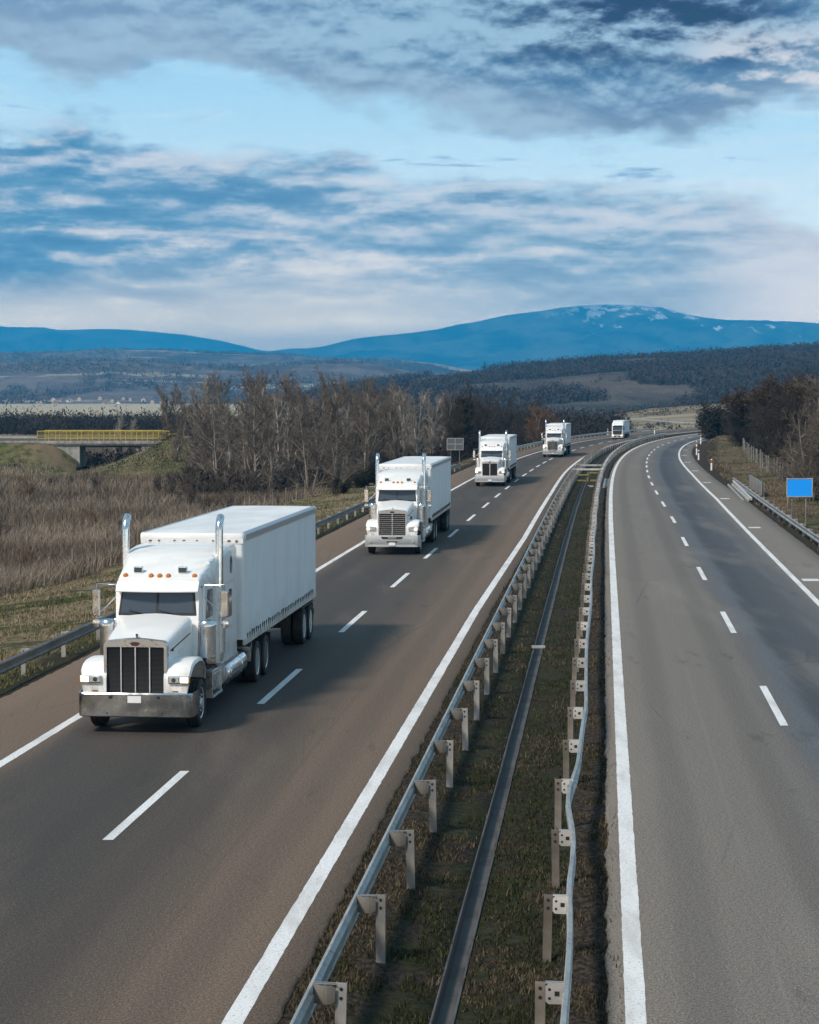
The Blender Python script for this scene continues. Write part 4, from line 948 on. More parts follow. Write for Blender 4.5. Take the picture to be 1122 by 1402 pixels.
    # roof lights
    for xl in ((-.76, -.19, 0, .19, .76) if lights5 else (-.7, -.22, 0, .22, .7)):
        mb = MB(); mb.lathe([(-.05, 0), (-.045, .035), (-.02, .052), (.05, .056)], (0, 0, 0), 'Y', 12); o = obj('marker_light', mb, M['amber'], rf, smooth=45); o.location = (xl, 2.55+.06*xl*xl, 3.065)
    for xl in (-.50, .48):
        mb = MB(); mb.bb(-.10, .10, -.04, .07, .0, .15); o = obj('spotlight', mb, M['chrome'], rf, bevel=.02); o.location = (xl, 2.72, 3.11)
        mb = MB(); mb.bb(-.08, .08, -.047, -.041, .02, .13); obj('spotlight_glass', mb, M['glass'], o)
    # exhaust stacks
    for s in (-1, 1):
        xk, yk = s*1.06, 3.95
        mb = MB(); mb.tube([(xk, yk, 1.2), (xk, yk, 3.98), (xk, yk+.02, 4.08), (xk+s*.0, yk+.09, 4.19), (xk, yk+.20, 4.27)], .085, 14); ek = obj('exhaust_stack', mb, M['chrome'], root, smooth=40)
        mb = MB(); mb.tube([(xk, yk+.155, 4.235), (xk, yk+.206, 4.274)], .074, 14); obj('stack_mouth', mb, M['black'], ek)
        mb = MB(); mb.tube([(xk, yk, 1.25), (xk, yk, 2.72)], .125, 14); obj('heat_shield', mb, M['alu'], ek, smooth=40)
        mb = MB(); mb.tube([(xk, yk, 1.4), (xk, yk, 1.15), (xk-s*.06, yk, .98), (xk-s*.25, yk-.1, .82), (xk-s*.45, yk-.2, .78)], .09, 12); obj('elbow_pipe', mb, M['alu'], ek, smooth=40)
        # air cleaner
        mb = MB(); mb.lathe([(1.20, 0), (1.20, .17), (1.25, .19), (1.34, .19), (1.345, .196), (1.37, .196), (1.375, .19), (1.86, .19), (1.865, .196), (1.89, .196), (1.895, .19), (2.0, .19), (2.005, .205), (2.08, .205), (2.12, .18), (2.14, .10), (2.14, 0)], (s*1.08, 2.34, 0), 'Z', 24); ac = obj('air_cleaner', mb, M['chrome'], root, smooth=35)
        mb = MB(); mb.bb(s*.80, s*.92, 2.26, 2.36, 1.30, 1.40); mb.bb(s*.80, s*.92, 2.26, 2.36, 1.84, 1.94); obj('cleaner_bracket', mb, M['chassis'], ac)
        # mirror on tubular arms
        mb = MB(); mb.bb(-.085, .085, -.05, .05, -.29, .29); mr = obj('mirror', mb, M['chrome'], root, bevel=.03, seg=3); mr.location = (s*1.42, 2.62, 2.46)
        mb = MB(); mb.bb(-.07, .07, .052, .056, -.25, .25); obj('mirror_glass', mb, M['glass'], mr)
        mb = MB(); mb.tube([(-s*.50, .05, .40), (0, 0, .42), (0, 0, -.42), (-s*.50, -.02, -.34)], .016, 6); mb.tube([(0, 0, -.30), (-s*.50, 0, .20)], .012, 6); obj('mirror_arm', mb, M['chrome'], mr)
        mb = MB(); mb.lathe([(-.03, .02), (-.02, .085), (.02, .09), (.05, .03)], (0, 0, -.44), 'Y', 14); obj('spot_mirror', mb, M['chrome'], mr, smooth=40)
        if s < 0 and style == 'flat':
            mb = MB(); mb.tube([(0, 0, .40), (.0, .02, 1.05)], .007, 5); obj('antenna', mb, M['black'], mr)
        # tank, steps
        mb = MB(); mb.lathe([(4.55, 0), (4.55, .26), (4.59, .31), (4.72, .315), (4.725, .325), (4.78, .325), (4.785, .315), (6.2, .315), (6.205, .325), (6.26, .325), (6.265, .315), (6.9, .31), (6.94, .26), (6.94, 0)], (s*.87, 0, .68), 'Y', 28); obj('fuel_tank', mb, M['chrome'], root, smooth=35)
        mb = MB(); mb.bb(s*.62, s*1.14, 2.75, 3.85, .38, .43); mb.bb(s*.62, s*1.12, 2.75, 2.79, .43, .98); mb.bb(s*.62, s*1.12, 3.81, 3.85, .43, .98); mb.bb(s*.62, s*1.10, 2.75, 3.85, .84, .88); obj('cab_step', mb, M['alu'], root, bevel=.008)
        mb = MB(); mb.bb(s*.55, s*1.08, 3.0, 4.5, .50, .95); obj('battery_box', mb, M['alu'], root, bevel=.02)
        for ya in (8.4, 9.72): wheel(root, s*1.05, ya, .50, .28, True)
        mb = MB(); mb.bb(s*.62, s*1.18, 10.35, 10.37, .3, 1.0); obj('mud_flap', mb, M['rubber'], root)
        mb = MB(); mb.loft([[(s*.7, 7.55, .95), (s*1.15, 7.55, .95), (s*1.15, 7.75, 1.08), (s*.7, 7.75, 1.08)], [(s*.7, 7.53, .60), (s*1.15, 7.53, .60), (s*1.15, 7.55, .60), (s*.7, 7.55, .60)]]); obj('drive_fender', mb, M['alu'], root)
    for ya in (8.4, 9.72):
        mb = MB(); mb.tube([(-1, ya, .5), (1, ya, .5)], .09, 8); obj('drive_axle', mb, M['chassis'], root)
    trailer(root, 6.2, 6.2+L)
    return root

def flat_nose(x, y, rz, label, L=12.0, scale=1.0):
    root = empty('semi_truck', (x, y, 0), rz); root.scale = (scale,)*3
    tag(root, label, 'truck', 'white semi trucks on the motorway'); Wp = M['white']
    mb = MB(); rings = []
    for yy_, hw_, zt_, dyt in ((.06, 1.14, 3.05, .22), (.25, 1.22, 3.12, .12), (.6, 1.24, 3.3, 0), (1.2, 1.24, 3.62, 0), (2.25, 1.24, 3.68, 0)): rings.append(rrect(hw_, .75, zt_, .16, yy_, 5, 0, .06, dyt))
    mb.loft(rings); cb = obj('cab', mb, Wp, root, smooth=45)
    mb = MB(); F = lambda xx, z: (xx, .06+.22*(z-.75)/2.3-.015, z)
    P = [F(-1.06, 1.95), F(1.06, 1.95), F(1.0, 2.82), F(-1.0, 2.82)]; mb.loft([P, [(a, b+.03, c) for a, b, c in P]]); obj('windshield', mb, M['glass'], cb)
    mb = MB(); P = [F(-1.05, 2.86), F(1.05, 2.86), F(1.05, 3.02), F(-1.05, 3.02)]; mb.loft([[(a, b-.22, c-.04) for a, b, c in P], P]); obj('sun_visor', mb, M['black'], cb)
    mb = MB(); P = [F(-.92, .98), F(.92, .98), F(1.02, 1.90), F(-1.02, 1.90)]; mb.loft([P, [(a, b+.03, c) for a, b, c in P]]); g = obj('grille', mb, M['black'], cb)
    mb = MB()
    for z in np.arange(1.15, 1.8, .16): mb.loft([[F(-.84, z), F(.84, z), F(.84, z+.03), F(-.84, z+.03)], [(a, b-.02, c) for a, b, c in (F(-.84, z), F(.84, z), F(.84, z+.03), F(-.84, z+.03))]])
    obj('grille_slats', mb, M['chassis'], g)
    mb = MB(); rings = []
    for px, py in ((-1.24,.9),(-1.24,.2),(-1.18,.05),(-1.0,0),(1.0,0),(1.18,.05),(1.24,.2),(1.24,.9)): rings.append([(px, py, .35), (px, py-.02, .5), (px, py, 1.0), (px*.97, py+.06, 1.0), (px*.97, py+.06, .35)])
    mb.loft(rings); bp = obj('bumper', mb, Wp, root, smooth=40)
    mb = MB(); mb.bb(-.7, .7, -.03, -.005, .45, .78); obj('bumper_intake', mb, M['black'], bp)
    mb = MB(); mb.bb(-.25, .25, -.04, -.031, .50, .61); obj('license_plate', mb, M['plate'], bp)
    for s in (-1, 1):
        mb = MB(); mb.loft([[(s*.78, .0, .80), (s*1.16, .05, .82), (s*1.18, .06, 1.0), (s*.78, .0, .96)], [(s*.78, -.02, .80), (s*1.16, .03, .82), (s*1.18, .04, 1.0), (s*.78, -.02, .96)]]); obj('headlight', mb, M['lamp_on'], bp)
        mb = MB(); mb.bb(-.10, .10, -.09, .09, -.40, .40); mr = obj('mirror', mb, M['black'], root, bevel=.04); mr.location = (s*1.42, .30, 2.45)
        mb = MB(); mb.tube([(0, 0, .3), (-s*.22, .05, .35)], .025, 6); obj('mirror_arm', mb, M['black'], mr)
        mb = MB(); mb.loft([[(s*1.243, .5, 1.95), (s*1.243, 1.3, 1.95), (s*1.243, 1.3, 2.7), (s*1.243, .62, 2.7)], [(s*1.25, .5, 1.95), (s*1.25, 1.3, 1.95), (s*1.25, 1.3, 2.7), (s*1.25, .62, 2.7)]]); obj('door_window', mb, M['glass'], cb)
        mb = MB(); mb.bb(s*.7, s*1.2, 2.3, 2.9, .45, 1.0); obj('fuel_tank', mb, M['alu'], root, bevel=.06)
        wheel(root, s*1.05, 1.4, .5, .3, False); wheel(root, s*1.05, 5.1, .5, .28, True)
    mb = MB(); mb.bb(-.45, -.36, .5, 6, .6, .95); mb.bb(.36, .45, .5, 6, .6, .95); mb.bb(-.6, .6, .5, 2.2, .5, 1); obj('tractor_chassis', mb, M['chassis'], root)
    for xl in (-.6, 0, .6):
        mb = MB(); mb.bb(xl-.06, xl+.06, .55, .62, 3.30, 3.37); obj('marker_light', mb, M['amber'], cb)
    mb = MB(); mb.loft([rrect(1.0, 3.2, 3.4, .08, .7, 4), rrect(1.15, 3.2, 3.95, .15, 1.5, 4), rrect(1.18, 3.2, 3.98, .15, 2.2, 4)]); obj('roof_fairing', mb, Wp, root, smooth=45)
    trailer(root, 2.7, 2.7+L, zt=4.0, axles=(2.7+L-4.2, 2.7+L-2.9, 2.7+L-1.6))
    return root

def px_at(px, y): return (px-561)/2945.*y*1.0
def hd_at(y, L=9): return -math.atan2(float(RX(y+L)-RX(y)), L)
long_nose(px_at(182.0, 44.0), 44.0, -.093, 'nearest white semi truck with chrome bumper, tall exhaust stacks and lit headlights', 'flat', 12.3)
long_nose(px_at(537, 93.6), 93.6, hd_at(93.6), 'second white semi truck, slatted grille split by one bar, dark bumper intake', 'aero', 12.6, lit=True)
long_nose(px_at(671, 163.5), 163.5, hd_at(163.5), 'third white semi truck, dark split grille, driving beside the framed grey sign back', 'pair', 11.5, scale=.97)
long_nose(px_at(757, 239.5), 239.5, hd_at(239.5), 'fourth white semi truck with bulky bumper, small in the distance before the bend', 'aero', 10.5, scale=.96)
flat_nose(px_at(845.3, 336), 336, hd_at(336), 'last and smallest truck of the convoy, flat-nosed white cab at the far bend', 10, scale=.72)

# ------------------------------------------------------------------ vegetation
def blade_mat(name, dark, light, extra=None):
    def b(T, P):
        r = T.attr('rnd'); g = T.attr('grn'); col = T.mix(r, dark, light)
        if extra: col = T.mix(g, col, T.mix(r, *extra))
        T.put(P.inputs['Base Color'], col)
    return material(name, light, .9, spec=.1, build=b)
def blades(name, x, y, h, w, mat, grn=None, lean=.35, zoff=0.0, label=None, cat=None):
    n = len(x); z = ground_h(x, y)+zoff
    a = RNG.random(n)*2*PI; ca, sa = np.cos(a), np.sin(a); la = RNG.random(n)*2*PI; ln = h*lean*RNG.random(n)
    V = np.zeros((n, 5, 3)); base = np.stack([x, y, z], -1); wv = np.stack([ca*w/2, sa*w/2, 0*w], -1)
    lv = np.stack([np.cos(la)*ln, np.sin(la)*ln, 0*ln], -1); up = np.stack([0*h, 0*h, h], -1)
    V[:, 0] = base-wv; V[:, 1] = base+wv; V[:, 2] = base+wv*.8+lv*.3+up*.55; V[:, 3] = base-wv*.8+lv*.3+up*.55; V[:, 4] = base+lv+up
    i = np.arange(n)[:, None]*5
    tri = np.concatenate([i+[0,1,2], i+[0,2,3], i+[3,2,4]], 1).reshape(-1, 3)
    rn = np.repeat(RNG.random(n), 5); g = np.repeat(grn if grn is not None else np.zeros(n), 5)
    o = np_mesh(name, V.reshape(-1, 3), tri, mat, {'rnd': rn, 'grn': g}, kind='stuff'); tag(o, label, cat); return o
def inv(y, a, b):  # spread samples so that they look even in the picture
    return 1/(1/a + (1/b-1/a)*y)

M['reed'] = blade_mat('dry_reed', (.036,.028,.022), (.26,.205,.155), ((.08,.064,.052), (.42,.345,.265)))
M['turf'] = blade_mat('median_grass', (.008,.011,.005), (.050,.058,.022), ((.016,.012,.008), (.150,.115,.075)))
M['verge'] = blade_mat('verge_grass', (.13,.10,.06), (.36,.29,.185), ((.04,.05,.018), (.11,.12,.045)))
n = 270000
y = inv(RNG.random(n), 84, 290); d = -25.2 - RNG.random(n)**1.0*(y*.36-2); x = RX(y)+d
pxl = 561+x/y*2945; kn = (((x+29)/8.5)**2+((y-268)/24)**2 < 1) | (np.abs(x+43-(y-290)*.05) < 3.0)*(y > 255)
keep = (pxl > -160) & ~kn & ~((y > 190) & (x > -22)) & (fbm(x*.13, y*.13, 3) > .24)
x, y = x[keep], y[keep]; hh = (.35+.95*fbm(x*.1+5, y*.1, 3))*(.7+.6*RNG.random(len(x)))
blades('reeds', x, y, hh, .010+.00014*y, M['reed'], np.clip((fbm(x*.08, y*.05+7, 4)-.4)*4, 0, 1), .95, 0, 'tall dry brown reeds filling the field beside the motorway', 'reeds')
n = 150000
y = inv(RNG.random(n), 15, 170); d = -4.02 + RNG.random(n)*3.9; x = RX(y)+d
g = np.clip((fbm(x*.9, y*.5, 4)-.42)*7+.5*(d < -2.9)+1.2*(d > -.95)-.1, 0, 1)*(RNG.random(n) > .12); g = np.maximum(g, RNG.random(n) > .90)
keep = (np.abs(d+2.21) > .17+.03*RNG.standard_normal(n)) & (fbm(x*2.2, y*1.4, 3) > np.where(d > -.42, .36, np.where(d > -.9, .46, np.where(d < -3.85, .34, np.where(d < -2.8, .43, .34)))))
x, y, g = x[keep], y[keep], g[keep]; hh = (.02+.06*RNG.random(len(x)))*(1+1.2*(RNG.random(len(x)) > .93))
blades('grass', x, y, hh, .010+.00022*y, M['turf'], g, .9, -.01, 'short patchy green and brown grass on the central median', 'grass')
n = 110000
y = inv(RNG.random(n), 36, 190); d = -15.0-RNG.random(n)*12.5; x = RX(y)+d
g = np.clip((fbm(x*.35, y*.25, 4)-.5)*7, 0, 1); g = np.maximum(g, (d > -16.4)*.8); keep = (fbm(x*1.1, y*.8, 3) > .36)
x, y, g = x[keep], y[keep], g[keep]
blades('grass', x, y, (.05+.13*RNG.random(len(x))), .014+.00025*y, M['verge'], g, 1.0, -.02, 'mown straw-coloured grass on the left verge', 'grass')
n = 40000
y = RNG.uniform(245, 300, n); x = RNG.uniform(-60, -18, n); blades('grass', x, y, .10+.25*RNG.random(n), .06+0*y, M['verge'], np.clip((fbm(x*.25, y*.2, 4)-.4)*5, 0, 1), 1.0, -.02, 'rough grass on the knoll beside the bridge', 'grass')
n = 60000
y = inv(RNG.random(n), 70, 330); d = 9.4+RNG.random(n)*8; x = RX(y)+d
g = np.clip((fbm(x*.25+4, y*.12, 4)-.47)*6, 0, 1); keep = (fbm(x*.8, y*.5, 3) > .42) & (561+x/y*2945 < 1260)
x, y, g = x[keep], y[keep], g[keep]
M['bankgrass'] = blade_mat('bank_grass_blades', (.09,.068,.045), (.25,.19,.13), ((.035,.04,.015), (.095,.10,.04)))
blades('grass', x, y, (.06+.16*RNG.random(len(x))), .014+.00025*y, M['bankgrass'], g, 1.0, -.02, 'thin brown and green grass on the right bank', 'grass')

# --- bare trees
def tube_arr(P0, P1, R0, R1, n):
    D = P1-P0; L = np.linalg.norm(D, axis=1, keepdims=True); D = D/np.maximum(L, 1e-6)
    A = np.where(np.abs(D[:, 2:3]) < .9, np.array([[0, 0, 1.]]), np.array([[1., 0, 0]])); U = np.cross(D, A); U /= np.maximum(np.linalg.norm(U, axis=1, keepdims=True), 1e-6); Wv = np.cross(D, U)
    t = 2*PI*np.arange(n)/n; c = np.cos(t)[None, :, None]; s = np.sin(t)[None, :, None]
    ring = U[:, None]*c+Wv[:, None]*s
    V = np.concatenate([P0[:, None]+ring*R0[:, None, None], P1[:, None]+ring*R1[:, None, None]], 1)
    j = np.arange(n); q = np.stack([j, (j+1) % n, n+(j+1) % n, n+j], -1)
    F = (np.arange(len(P0))[:, None, None]*2*n+q[None]).reshape(-1, 4)
    return V.reshape(-1, 3), F
def tree_proto(seed, H, kind):
    R = random.Random(seed); big = []; thin = []; tips = []
    def grow(p, d, L, r, lvl, up):
        n = 5 if lvl == 0 else 4 if lvl < 3 else 3
        prev = p; dr = d.copy()
        for i in range(n):
            wob = Vector((R.gauss(0,1), R.gauss(0,1), R.gauss(0,.7)))*(.07 if lvl == 0 else .16)
            dr = (dr+wob+Vector((0,0,up*(.06 if lvl == 0 else .13)))).normalized()
            q = prev+dr*(L/n); r0 = r*(1-.75*i/n); r1 = r*(1-.75*(i+1)/n)
            (big if lvl < 2 else thin).append((prev, q, max(r0,.012), max(r1,.010)))
            t = (i+1)/n
            if lvl < MAXL:
                k0 = KIDS[lvl]
                if lvl == 0 and t < LOW: k0 = 0
                k = int(k0)+(R.random() < k0-int(k0))
                for _ in range(k):
                    a = R.random()*2*PI; side = dr.orthogonal().normalized(); side = Matrix.Rotation(a, 3, dr) @ side
                    an = math.radians(R.uniform(*ANG[lvl])); cd = (dr*math.cos(an)+side*math.sin(an)).normalized()
                    f = R.uniform(.55, 1.0)*(1-.45*t if lvl == 0 else 1-.35*t)
                    pp = prev.lerp(q, R.random()); grow(pp, cd, L*RAT[lvl]*f, max(r1*.62, .012), lvl+1, up)
            prev = q
        tips.append(prev)
    if kind == 'tall':   MAXL, KIDS, ANG, RAT, LOW = 3, (4.6, 2.6, 2.3), ((25,48),(25,55),(25,60)), (.46,.52,.55), .15; stems = 1
    elif kind == 'slim': MAXL, KIDS, ANG, RAT, LOW = 3, (4.4, 2.6, 2.0), ((14,30),(18,45),(20,50)), (.42,.52,.5), .1; stems = 2
    elif kind == 'wide': MAXL, KIDS, ANG, RAT, LOW = 3, (3.2, 2.6, 2.3), ((35,65),(30,60),(30,65)), (.62,.55,.52), .05; stems = 3
    else:                MAXL, KIDS, ANG, RAT, LOW = 2, (3.2, 2.8, 0), ((25,60),(30,65),(30,60)), (.55,.5,.5), .0; stems = 7
    for s in range(stems):
        a = R.random()*2*PI; t = {1: .05, 2: .12, 3: .30, 7: .55}[stems]*R.uniform(.5, 1.2)
        d = Vector((math.cos(a)*t, math.sin(a)*t, 1)).normalized()
        r = H*(.017 if stems == 1 else .013 if stems < 4 else .008)
        grow(Vector((math.cos(a)*.12*(stems > 1), math.sin(a)*.12*(stems > 1), -.3)), d, H*R.uniform(.85, 1.0)*(1 if s == 0 else .85), r, 0, .35 if kind != 'wide' else .3)
    def arr(L): 
        return [np.array([[*a[k]] for a in L]) if k < 2 else np.array([a[k] for a in L]) for k in range(4)]
    out = []
    for nm, L, n in (('trunk', big, 6), ('crown', thin, 3)):
        P0, P1, R0, R1 = arr(L); V, F = tube_arr(P0, P1, R0*(1.0), R1, n)
        out.append((nm, V, F))
    return out, np.array([[*t] for t in tips])
def plain_mesh(name, V, F, mat):
    o = np_mesh(name, V, F, mat, smooth=False); me = o.data; bpy.data.objects.remove(o); return me
def leaf_quads(C, size, rng):
    n = len(C); A = rng.standard_normal((n, 3)); A /= np.linalg.norm(A, axis=1, keepdims=True); B = np.cross(A, rng.standard_normal((n, 3))); B /= np.linalg.norm(B, axis=1, keepdims=True)
    s = size*(.6+.8*rng.random((n, 1))); V = np.stack([C-A*s, C-B*s*.6, C+A*s, C+B*s*.6], 1).reshape(-1, 3)
    return V, np.arange(n*4).reshape(-1, 4)
def bark(c1, c2): return material('bark', c1, .9, spec=.1, build=mottled(c1, c2, 3.0, stretch=(1,1,.25)))
M['bark'] = bark((.27,.24,.21), (.12,.105,.09)); M['barkpale'] = bark((.50,.465,.42), (.25,.23,.205)); M['barkdark'] = bark((.040,.033,.028), (.020,.016,.014))
M['twig'] = material('twigs', (.15,.12,.1), .9, spec=.1, build=mottled((.170,.142,.118), (.090,.074,.061), .5)); M['twigpale'] = material('pale_twigs', (.27,.24,.21), .9, spec=.1); M['twigdark'] = material('dark_twigs', (.058,.049,.043), .9, spec=.1); M['twigred'] = material('rusty_twigs', (.15,.085,.048), .9, spec=.1)
M['deadleaf'] = material('withered_leaves', (.12,.075,.04), .9, spec=.1, build=mottled((.085,.055,.033), (.040,.029,.021), .8)); M['dark_leaf'] = material('evergreen_leaves', (.018,.022,.014), .8, spec=.2, build=mottled((.016,.016,.012), (.040,.036,.024), .7))
_P = _P
PROTO = {}
def proto(key, seed, H, kind, bk, tw, leaf=None, leafsize=.12, nleaf=0, topleaf=0.0):
    parts, tips = tree_proto(seed, H, kind); L = []
    for (nm, V, F), m in zip(parts, (M[bk], M[tw])): L.append((nm, plain_mesh(nm, V, F, m)))
    if leaf:
        rng = np.random.default_rng(seed); t = tips[tips[:, 2] > tips[:, 2].max()*topleaf]
        C = t[rng.integers(0, len(t), nleaf)]+rng.standard_normal((nleaf, 3))*.28
        V, F = leaf_quads(C, leafsize, rng); L.append(('leaves', plain_mesh('leaves', V, F, M[leaf])))
    PROTO[key] = L
def plant(key, name, x, y, s, label, cat, group, sz=1.0, z=None):
    e = empty(name, (x, y, float(ground_h(x, y)) if z is None else z), RNG.random()*6.28); e.scale = (s, s, s*sz); tag(e, label, cat, group)
    for nm, me in PROTO[key]:
        o = bpy.data.objects.new(nm, me); COL.objects.link(o); o.parent = e
    return e
for i in range(3): proto(f'tall{i}', 11+i, 10, 'tall', 'bark', 'twig')
for i in range(2): proto(f'slim{i}', 21+i, 10, 'slim', 'bark', 'twig')
for i in range(2): proto(f'wide{i}', 31+i, 8, 'wide', 'bark', 'twig')
proto('pale0', 41, 10, 'slim', 'barkpale', 'twigpale'); proto('pale1', 42, 9, 'wide', 'bark', 'twig')
for i in range(2): proto(f'shrub{i}', 51+i, 3, 'shrub', 'barkdark', 'twig')
proto('red0', 56, 6, 'wide', 'bark', 'twigred')
for i in range(2): proto(f'dark{i}', 61+i, 8, 'wide', 'barkdark', 'twigdark')
proto('ever0', 71, 8, 'tall', 'barkdark', 'twigdark', 'dark_leaf', .13, 9000); proto('ever1', 72, 4, 'shrub', 'barkdark', 'twigdark', 'dark_leaf', .11, 8000)
proto('oak0', 81, 8, 'wide', 'barkdark', 'twigdark', 'deadleaf', .10, 4200, .66)
def at(px, y): return (px-561)/2945.*y
def tall_to(py, y, base): return 7-(py-540)/2945.*y-base      # height that reaches picture row py

# the grove left of the motorway
L1 = 'tall bare grey-brown tree in the dense grove left of the motorway'; G1 = 'bare trees of the grove left of the motorway'
R = random.Random(5)
for i in range(60):
    y = R.uniform(196, 300); px = R.uniform(236, 640) if y > 230 else R.uniform(285, 640)
    x = at(px, y)
    if x > RX(y)-20.5: continue
    top = np.interp(px, [230, 280, 330, 420, 520, 640], [526, 516, 512, 514, 520, 532])+R.choice([0, 3, 8, 14, 24])
    h = tall_to(top, y, float(ground_h(x, y))); k = R.choice(['tall0','tall1','tall2','slim0','slim1','tall0','wide0','wide1'])
    plant(k, 'bare_tree', x, y, h/(10.0 if k[:4] != 'wide' else 8.0), L1, 'tree', G1)
for px, y, top in ((228, 300, 528), (240, 296, 524), (258, 300, 530)): plant('slim0' if px != 240 else 'slim1', 'bare_tree', at(px, y), y, tall_to(top, y, -2.4)/10, 'slender bare tree at the right end of the yellow-railed bridge', 'tree', 'slender trees by the bridge')
for px, y, top, k in ((372, 172, 548, 'tall1'), (342, 205, 560, 'wide0'), (300, 225, 545, 'wide1'), (425, 190, 560, 'wide0'), (465, 185, 568, 'wide1'), (500, 196, 556, 'tall2')):
    lb = {372: 'bare many-branched tree standing alone in front of the grove above the leading truck trailer', 342: 'low spreading bare tree just left of the lone front tree', 300: 'leftmost spreading bare tree at the front edge of the grove, near the grassy knoll', 425: 'spreading bare tree between the lone front tree and the ditch bushes', 465: 'spreading bare tree directly above the dark ditch bushes', 500: 'bare tree beside the exhaust stack of the second truck'}[px]
    x = at(px, y); plant(k, 'bare_tree', x, y, tall_to(top, y, float(ground_h(x, y)))/(10 if k[0] == 't' else 8), lb, 'tree', G1)
for px, y, top, k in ((382, 215, 528, 'pale0'), (570, 226, 538, 'pale0'), (556, 230, 530, 'pale0'), (300, 240, 545, 'pale0'), (520, 220, 545, 'pale0'), (335, 232, 536, 'pale0'), (352, 262, 530, 'pale0'), (415, 226, 540, 'pale0'), (436, 250, 534, 'pale0'), (478, 214, 548, 'pale0'), (505, 244, 536, 'pale0'), (540, 236, 540, 'pale0'), (592, 246, 544, 'pale0'), (318, 212, 560, 'pale0'), (275, 268, 534, 'pale0'), (160, 330, 556, 'pale0'), (178, 332, 560, 'pale0')):
    x = at(px, y); plant(k, 'pale_tree', x, y, tall_to(top, y, -2.4)/(10 if k == 'pale0' else 9), 'pale-barked bare tree standing behind the yellow-railed bridge' if px < 200 else 'white-barked bare tree standing out among the darker grove', 'tree', 'pale trees behind the bridge' if px < 200 else 'pale-barked trees of the grove')
for px, y, top in ((440, 232, 570), (455, 215, 575), (395, 240, 560), (745, 322, 545), (735, 318, 548)):
    x = at(px, y); plant('red0', 'rusty_shrub', x, y, tall_to(top, y, float(ground_h(x, y)))/6, 'rusty brown bush among the grey grove trees' if px < 600 else 'rusty brown bush beyond the fourth truck at the left road edge', 'bush', 'rusty bushes in the grove' if px < 600 else 'rusty bushes by the far left road edge')
for i in range(34):
    y = R.uniform(215, 345); px = R.uniform(610, 745); x = at(px, y)
    if x > RX(y)-18.0 or x < RX(y)-46: continue
    top = np.interp(px, [610, 660, 700, 745], [545, 550, 556, 552])+R.choice([0, 3, 8, 14])
    k = R.choice(['dark0','dark1','ever0','dark0']); plant(k, 'dark_tree', x, y, tall_to(top, y, -2)/8, 'dark tree in the shady wood behind the third truck', 'tree', 'dark trees behind the third truck')
for i in range(26):
    y = R.uniform(166, 205); dd = R.uniform(-24, -18.6) if y > 178 else R.uniform(-25, -21); x = float(RX(y))+dd
    if i > 14: y = R.uniform(205, 240); x = float(RX(y))+R.uniform(-24, -19)
    plant('ever1' if R.random() < .75 else 'shrub0', 'ditch_bush', x, y, R.uniform(.3, .5), 'low dark bush along the ditch left of the second truck', 'bush', 'dark bushes along the ditch')
for i in range(40):
    y = R.uniform(190, 300); px = R.uniform(255, 640); x = at(px, y)
    if x > RX(y)-20: continue
    plant(R.choice(['shrub0','shrub1','shrub1','shrub0']), 'undergrowth_bush', x, y, R.uniform(.6, 1.3), 'twiggy brown bush among the trunks of the left grove', 'bush', 'bushes under the grove')
for px, y in ((285, 160), (262, 175), (320, 150), (232, 190), (300, 190), (215, 205)):
    x = at(px, y); plant('shrub1' if px != 285 else 'shrub0', 'field_bush', x, y, .75, 'dark twiggy bush growing out of the dry reeds', 'bush', 'bushes in the reeds')

R = random.Random(31)
for i in range(26):
    y = R.uniform(110, 260); px = R.uniform(-20, 470); x = at(px, y)
    if x > RX(y)-29 or (y > 235 and -46 < x < -20): continue
    k = R.choice(['red0','shrub0','shrub1','red0'])
    if k == 'red0': plant('red0', 'reddish_shrub', x, y, R.uniform(.22, .40), 'low reddish-brown shrub standing in the reed field', 'bush', 'reddish shrubs in the reeds')
    else: plant(k, 'field_bush', x, y, R.uniform(.4, .75), 'dark twiggy bush growing out of the dry reeds', 'bush', 'bushes in the reeds')
# the wood on the right bank
R = random.Random(9)
for i in range(78):
    y = R.uniform(150, 345); dd = R.uniform(13.2 if y > 262 else 15.6, 34)-max(0, (y-290))*.07; x = float(RX(y))+dd; px = 561+x/y*2945
    if px < 962 or px > 1230: continue
    top = np.interp(px, [962, 985, 1010, 1040, 1062, 1090, 1122, 1230], [566, 556, 545, 528, 518, 526, 520, 512])+R.choice([0, 4, 10, 18])
    h = tall_to(top, y, float(ground_h(x, y)))
    if h < 1.5: continue
    k = R.choice(['dark0','dark1','dark0','dark1','dark1','dark0','oak0'])
    plant(k, 'bank_tree', x, y, h/8, 'dark tangled bare tree in the wood on the right bank' if k != 'oak0' else 'dark tree with withered brown leaves on the right bank', 'tree', 'dark bare trees on the right bank' if k != 'oak0' else 'brown-leaved trees on the right bank', sz=1.0)
for px, y, top in ((985, 322, 556), (1000, 315, 566), (975, 335, 568)): x = at(px, y); plant('ever1', 'bank_bush', x, y, tall_to(top, y, float(ground_h(x, y)))/3.6, 'very dark bush where the right bank hides the far road', 'bush', 'dark bushes at the end of the right bank')
for px, y, top in ((1062, 240, 512), (1088, 250, 520), (1030, 270, 530)): x = at(px, y); plant('oak0', 'bank_tree', x, y, tall_to(top, y, float(ground_h(x, y)))/8, 'dark tree with withered brown leaves on the right bank', 'tree', 'brown-leaved trees on the right bank')
